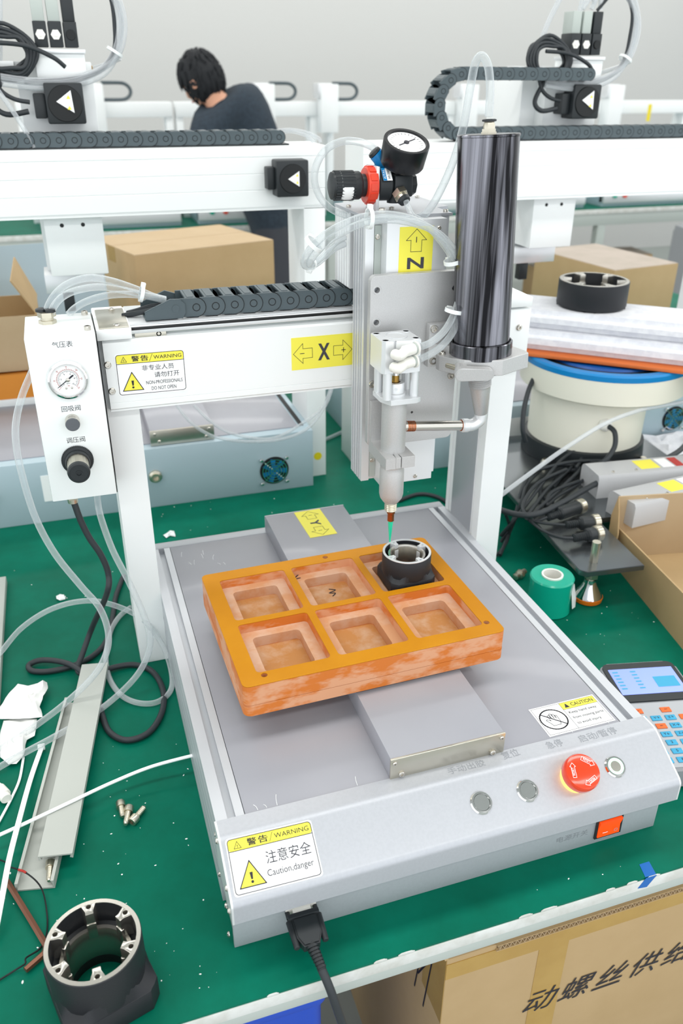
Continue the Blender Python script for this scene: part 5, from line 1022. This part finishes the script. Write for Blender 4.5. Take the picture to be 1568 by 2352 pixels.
bm = bmesh.new(); sheet(bm, [(10, 222, 120), (250, 222, 120), (246, 240, 210), (236, 246, 222), (10, 246, 222)]); mk('carton_flap', bm, 'card_pale', lo); bm = bmesh.new(); sheet(bm, [(332, 30, 120), (332, 216, 120), (296, 230, 205), (290, 40, 190)]); mk('carton_flap', bm, 'card', lo)
box('carton_floor', 'card', lo, 10, 330, 20, 220, 0, 3)
gp_ = thing('metal_sheet', 'flat grey metal sheet leaning behind the open box', 'metal sheet', (-260, 1720, 0), 8); bm = bmesh.new(); P(bm, [(0, 0), (300, 0), (300, 400), (40, 400)], 0, 5, frame((0, 0, 0), (0, -1, .12), (1, 0, 0))); mk('panel_sheet', bm, 'case_blue', gp_)
# ------------------------------------------------------------------ far side of the hall
fb = thing('far_bench', 'long white framed bench with machines along the far wall', 'workbench', (0, 4480, 0))
box('far_mat', 'mat_green', fb, -3000, 7000, 0, 900, -4, 0); box('far_board', 'edge_white', fb, -3000, 7000, -2, 900, -34, -4.2, 1); box('far_rail', 'frame_grey', fb, -3000, 7000, 10, 50, -110, -34.2, 1)
for x in (-1500, 0, 1500, 3120, 3420, 4800): box('leg', 'frame_grey', fb, x, x+60, 10, 70, -760, -110, 1)
def far_robot(x, label, zx=-200, loop=True):
    t = thing('dispensing_robot', label, 'robot', (x, 4560, 0), 0, 'gantry robots on the far bench'); box('base_box', 'case_blue', t, -780, 0, 0, 620, 0, 128, 2); c_ = box('console_panel', 'alu_light', t, -780, 0, -20, 40, 20, 110, 6)
    for k, m_ in ((-700, 'teal_tape'), (-620, 'red_plastic')): lathe('push_button', m_, t, [(16, 0), (15, 14), (0, 15)], frame((k, -20, 70), (0, -1, 0)), 18)
    for a in (-820, 0): box('post', 'paint_white', t, a, a+40, 300, 420, 0, 560, 2)
    box('gantry_beam', 'paint_white', t, -820, 40, 290, 400, 560, 640, 4); box('z_axis_body', 'paint_white', t, zx-55, zx+55, 200, 300, 470, 735, 4); box('z_top', 'alu_light', t, zx-70, zx+20, 210, 330, 660, 740, 4)
    if loop: bm = bmesh.new(); W(bm, [(zx+60, 330, 735), (zx+160, 330, 735), (zx+190, 330, 730), (zx+215, 330, 712), (zx+224, 330, 690), (zx+215, 330, 668), (zx+190, 330, 652), (zx+160, 330, 647), (zx+60, 330, 647)], 0, flat=None, n=6) if False else None; bm.free(); tube('cable_chain', 'chain_plastic', t, [(zx+55, 330, 738), (zx+150, 330, 738), (zx+185, 330, 733), (zx+208, 330, 716), (zx+216, 330, 694), (zx+208, 330, 672), (zx+185, 330, 656), (zx+150, 330, 651), (zx+55, 330, 651)], 10, n=5, seg=6)
    return t
far_robot(620, 'far gantry robot behind the left chain with a looped black chain', -400)
far_robot(1500, 'far gantry robot half hidden behind the bending person', -300)
far_robot(2430, 'far gantry robot whose white head stands behind the hose loop', -835)
far_robot(3330, 'far gantry robot behind the black barrel', -1100+300, False)
far_robot(4250, 'far gantry robot at the right picture edge with yellow label', -640, False)
yl = at(1492, 258, y=4750); tag(box('yellow_label', 'yellow', None, yl.x-14, yl.x+14, 4757, 4759, yl.z-55, yl.z+50), 'narrow yellow sticker on the far white machine', 'sticker')
# storage under the far bench and grey chairs before it
carton('closed_carton', 'brown cardboard box on the floor under the far bench', (3160, 4620, -760), 330, 300, 330, 4, False); carton('closed_carton', 'worn brown box under the far bench beside its leg', (3540, 4600, -760), 420, 300, 420, -6, False)
ch = thing('grey_case', 'grey plastic equipment case standing behind the flat carton', 'case', (3350, 3300, -760), -12)
bm = bmesh.new(); P(bm, rrect(0, 900, 0, 520, 60), 0, 760, None, 30); mk('case_body', bm, 'pendant_grey', ch); box('case_lid', 'grey_case', ch, 60, 860, 60, 470, 760, 810, 20)
# ------------------------------------------------------------------ person bending over the far bench
def person():
    t = thing('person', 'person with short black hair in dark navy jacket bending over far bench', 'person', (0, 0, 0))
    Yp = 4180; hc = at(462, 185, y=Yp)
    sh = at(575, 215, y=Yp+10); me = bpy.data.meshes.new('body')
    pts = []; ed = []; rad = []
    def v(p, r, par=None):
        pts.append(Vector(p)*S); rad.append(r*S if not isinstance(r, tuple) else r); i = len(pts)-1
        if par is not None: ed.append((par, i))
        return i
    L_sh = at(492, 262, y=Yp-150); back = at(556, 232, y=Yp); low = at(560, 330, y=Yp)
    hip = v((low.x+150, Yp+30, 120), 180); waist = v((low.x+70, Yp+20, 350), 190, hip); chest = v((back.x+20, Yp, 560), 205, waist); up_ = v((back.x-110, Yp-10, 610), 165, chest)
    neck = v((hc.x+70, Yp-5, hc.z-95), 66, up_)
    for s_ in (-1, 1):
        if s_ < 0: ls = at(482, 284, y=Yp-150); a = v((ls.x, ls.y, ls.z-20), 112, up_); el = v((ls.x-70, Yp-200, 400), 88, a); wr_ = v((ls.x-230, Yp-40, 320), 52, el)
        else: a = v((back.x+60, Yp+170, 650), 105, chest); el = v((back.x+170, Yp+230, 560), 80, a); wr_ = v((back.x+60, Yp+330, 380), 52, el)
    for s_ in (-1, 1):
        th = v((low.x+160, Yp+30+110*s_, 0), 110, hip); kn = v((low.x+150, Yp+20+120*s_, -330), 80, th); an = v((low.x+200, Yp+40+120*s_, -690), 52, kn); ft = v((low.x+70, Yp+20+120*s_, -725), 38, an)
    me.from_pydata(pts, ed, []); o = bpy.data.objects.new('jacket', me); COL.objects.link(o); o.parent = t
    m = o.modifiers.new('skin', 'SKIN'); sv = me.skin_vertices[0].data
    for i, r in enumerate(rad): sv[i].radius = (r, r)
    sv[0].use_root = True; sb = o.modifiers.new('sub', 'SUBSURF'); sb.levels = 2; sb.render_levels = 2
    dg = bpy.context.evaluated_depsgraph_get(); m2 = bpy.data.meshes.new_from_object(o.evaluated_get(dg)); o.modifiers.clear(); o.data = m2; m2.materials.append(MATS['cloth_navy']); m2.materials.append(MATS['cloth_trouser']); m2.shade_smooth()
    for p in m2.polygons: p.material_index = 1 if p.center.z < .02 else 0
    # head: skull, jaw and nose in one surface, face turned down and to the left
    HFm = frame(hc, (-.4, .3, .87), (-.62, .6, -.5)) ; bm = bmesh.new(); bmesh.ops.create_uvsphere(bm, u_segments=24, v_segments=16, radius=1)
    for q in bm.verts:
        c = q.co; x, y, z = c.x*98, c.y*78, c.z*122
        if z < 0: x = x*(1+.12*(-z/122))+6*(-z/122); y *= 1-.3*(-z/122)
        if x > 60 and -35 < z < 15 and abs(y) < 16: x += 20
        q.co = HFm @ Vector((x, y, z))
    mk('head', bm, 'skin', t, 80)
    bm = bmesh.new(); bmesh.ops.create_uvsphere(bm, u_segments=40, v_segments=26, radius=1); kill = []
    for q in bm.verts:
        c = q.co.copy()
        if (c.x > .7 and c.z < .25) or c.z < -.86 or (c.z < -.35 and c.x > .3): kill.append(q)
        k = 1+random.uniform(-.025, .06); q.co = HFm @ Vector((c.x*114*k-6, c.y*94*k, c.z*136*k+6))
    bmesh.ops.delete(bm, geom=kill, context='VERTS')
    for k in range(260):     # ragged tufts lying down the head
        a = random.uniform(0, 2*math.pi); z_ = random.uniform(-.6, .95); rr = math.sqrt(1-z_*z_); c = Vector((rr*math.cos(a), rr*math.sin(a), z_))
        if c.x > .6 and c.z < .2: continue
        p0 = HFm @ Vector((c.x*114-6, c.y*94, c.z*136+6)); c2 = (c+Vector((.1, 0, -.34))).normalized()*1.07; p1 = HFm @ Vector((c2.x*116-6, c2.y*97, c2.z*138+6)); Cy(bm, p0, p1, 12, 1.5, 6)
    mk('hair', bm, 'hair', t, 50)
    bm = bmesh.new()
    for s_ in (-1, 1): L_(bm, [(0, 0), (20, 4), (24, 12), (14, 16), (0, 12)], HFm @ T(-6, s_*80, -14) @ Rx(-90*s_), 14)
    mk('ears', bm, 'skin', t)
    bm = bmesh.new()
    for s_ in (-1, 1): L_(bm, [(0, 6), (7, 4), (9, 0)], HFm @ T(90, s_*30, 4) @ Ry(90), 10)
    mk('eyes', bm, 'dark', t); bm = bmesh.new(); B(bm, 90, 98, -22, 22, -62, -56, 2, HFm); mk('mouth', bm, 'red_ink', t)
    bm = bmesh.new(); nk = HFm @ Vector((-20, 0, -90)); Cy(bm, nk, HFm @ Vector((-30, 0, -190)), 58, 70, 20); mk('neck', bm, 'skin', t)
    bm = bmesh.new(); L_(bm, [(66, 0), (74, 10), (76, 40), (68, 44)], frame(HFm @ Vector((-32, 0, -190)), HFm.to_3x3() @ Vector((.1, 0, 1))), 24, cap=False); mk('collar', bm, 'cloth_navy', t)
    return t
person()
# ------------------------------------------------------------------ under the bench
uc = thing('large_carton', 'big taped cardboard box with printed characters standing under the bench', 'cardboard box', (258, 22, -760), 0)
UH = 590; UW = 620
box('carton_body', 'card', uc, 0, UW, 0, 420, 0, UH, 2)
FF = frame((0, -4, UH-2), (0, -1, 0), (1, 0, 0)); bm = bmesh.new(); n_ = 76
for k in range(n_): x_ = 70+k*7; sheet(bm, [FF @ Vector((x_, -4, 0)), FF @ Vector((x_+3.5, 4, 0)), FF @ Vector((x_+3.5, 4, -6)), FF @ Vector((x_, -4, -6))], .7); sheet(bm, [FF @ Vector((x_+3.5, 4, 0)), FF @ Vector((x_+7, -4, 0)), FF @ Vector((x_+7, -4, -6)), FF @ Vector((x_+3.5, 4, -6))], .7)
o = mk('flute_edge', bm, 'card_pale', uc); o['kind'] = 'stuff'
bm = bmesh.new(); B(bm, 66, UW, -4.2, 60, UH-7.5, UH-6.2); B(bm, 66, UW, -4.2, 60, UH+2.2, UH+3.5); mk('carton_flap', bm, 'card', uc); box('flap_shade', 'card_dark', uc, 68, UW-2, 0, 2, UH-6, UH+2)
bm = bmesh.new(); sheet(bm, [(0, 0, UH), (0, 300, UH), (-10, 300, UH+40), (-14, 20, UH+44)], 5); mk('carton_flap', bm, 'card', uc)
for x0, x1, z0, z1, th in ((132, 176, 0, UH-4, .6), (430, 474, 0, UH-4, .6), (0, UW, UH-38, UH-9, 1)): box('tape_strip', 'tape_brown', uc, x0, x1, -th, 0, z0, z1)
box('tape_strip', 'tape_brown', uc, -.6, 0, 0, 60, UH-130, UH)
bm = bmesh.new()
for k, s_ in enumerate('动螺丝供给机'): add(bm, text_bm(s_, 46, 46), Matrix(((1, .35, 0, 150+k*56), (0, 0, -1, -1.2), (0, 1, 0, UH-152), (0, 0, 0, 1))))
mk('lettering', bm, 'ink', uc, flat=True)
bm = bmesh.new(); [line2(bm, [(60+k*34, -110), (110+k*28, -20), (90+k*30, -150)], 3, .8, Matrix(((0, 0, -1, -.2), (-1, 0, 0, 200), (0, 1, 0, UH-20), (0, 0, 0, 1))), False) for k in range(3)]; mk('print_marks', bm, 'ink', uc, flat=True)
bb_ = thing('blue_bin', 'bright blue plastic bin standing on the floor under the bench', 'bin', (-130, 40, -760), 0); bm = bmesh.new(); H(bm, rrect(0, 236, 0, 300, 14), [rrect(5, 231, 5, 295, 10)], 6, 575); P(bm, rrect(0, 236, 0, 300, 14), 0, 6); mk('bin_shell', bm, 'blue_bin', bb_); bm = bmesh.new(); H(bm, rrect(-6, 242, -6, 306, 16), [rrect(4, 232, 4, 296, 10)], 560, 577, None, 2); mk('bin_rim', bm, 'blue_bin', bb_)
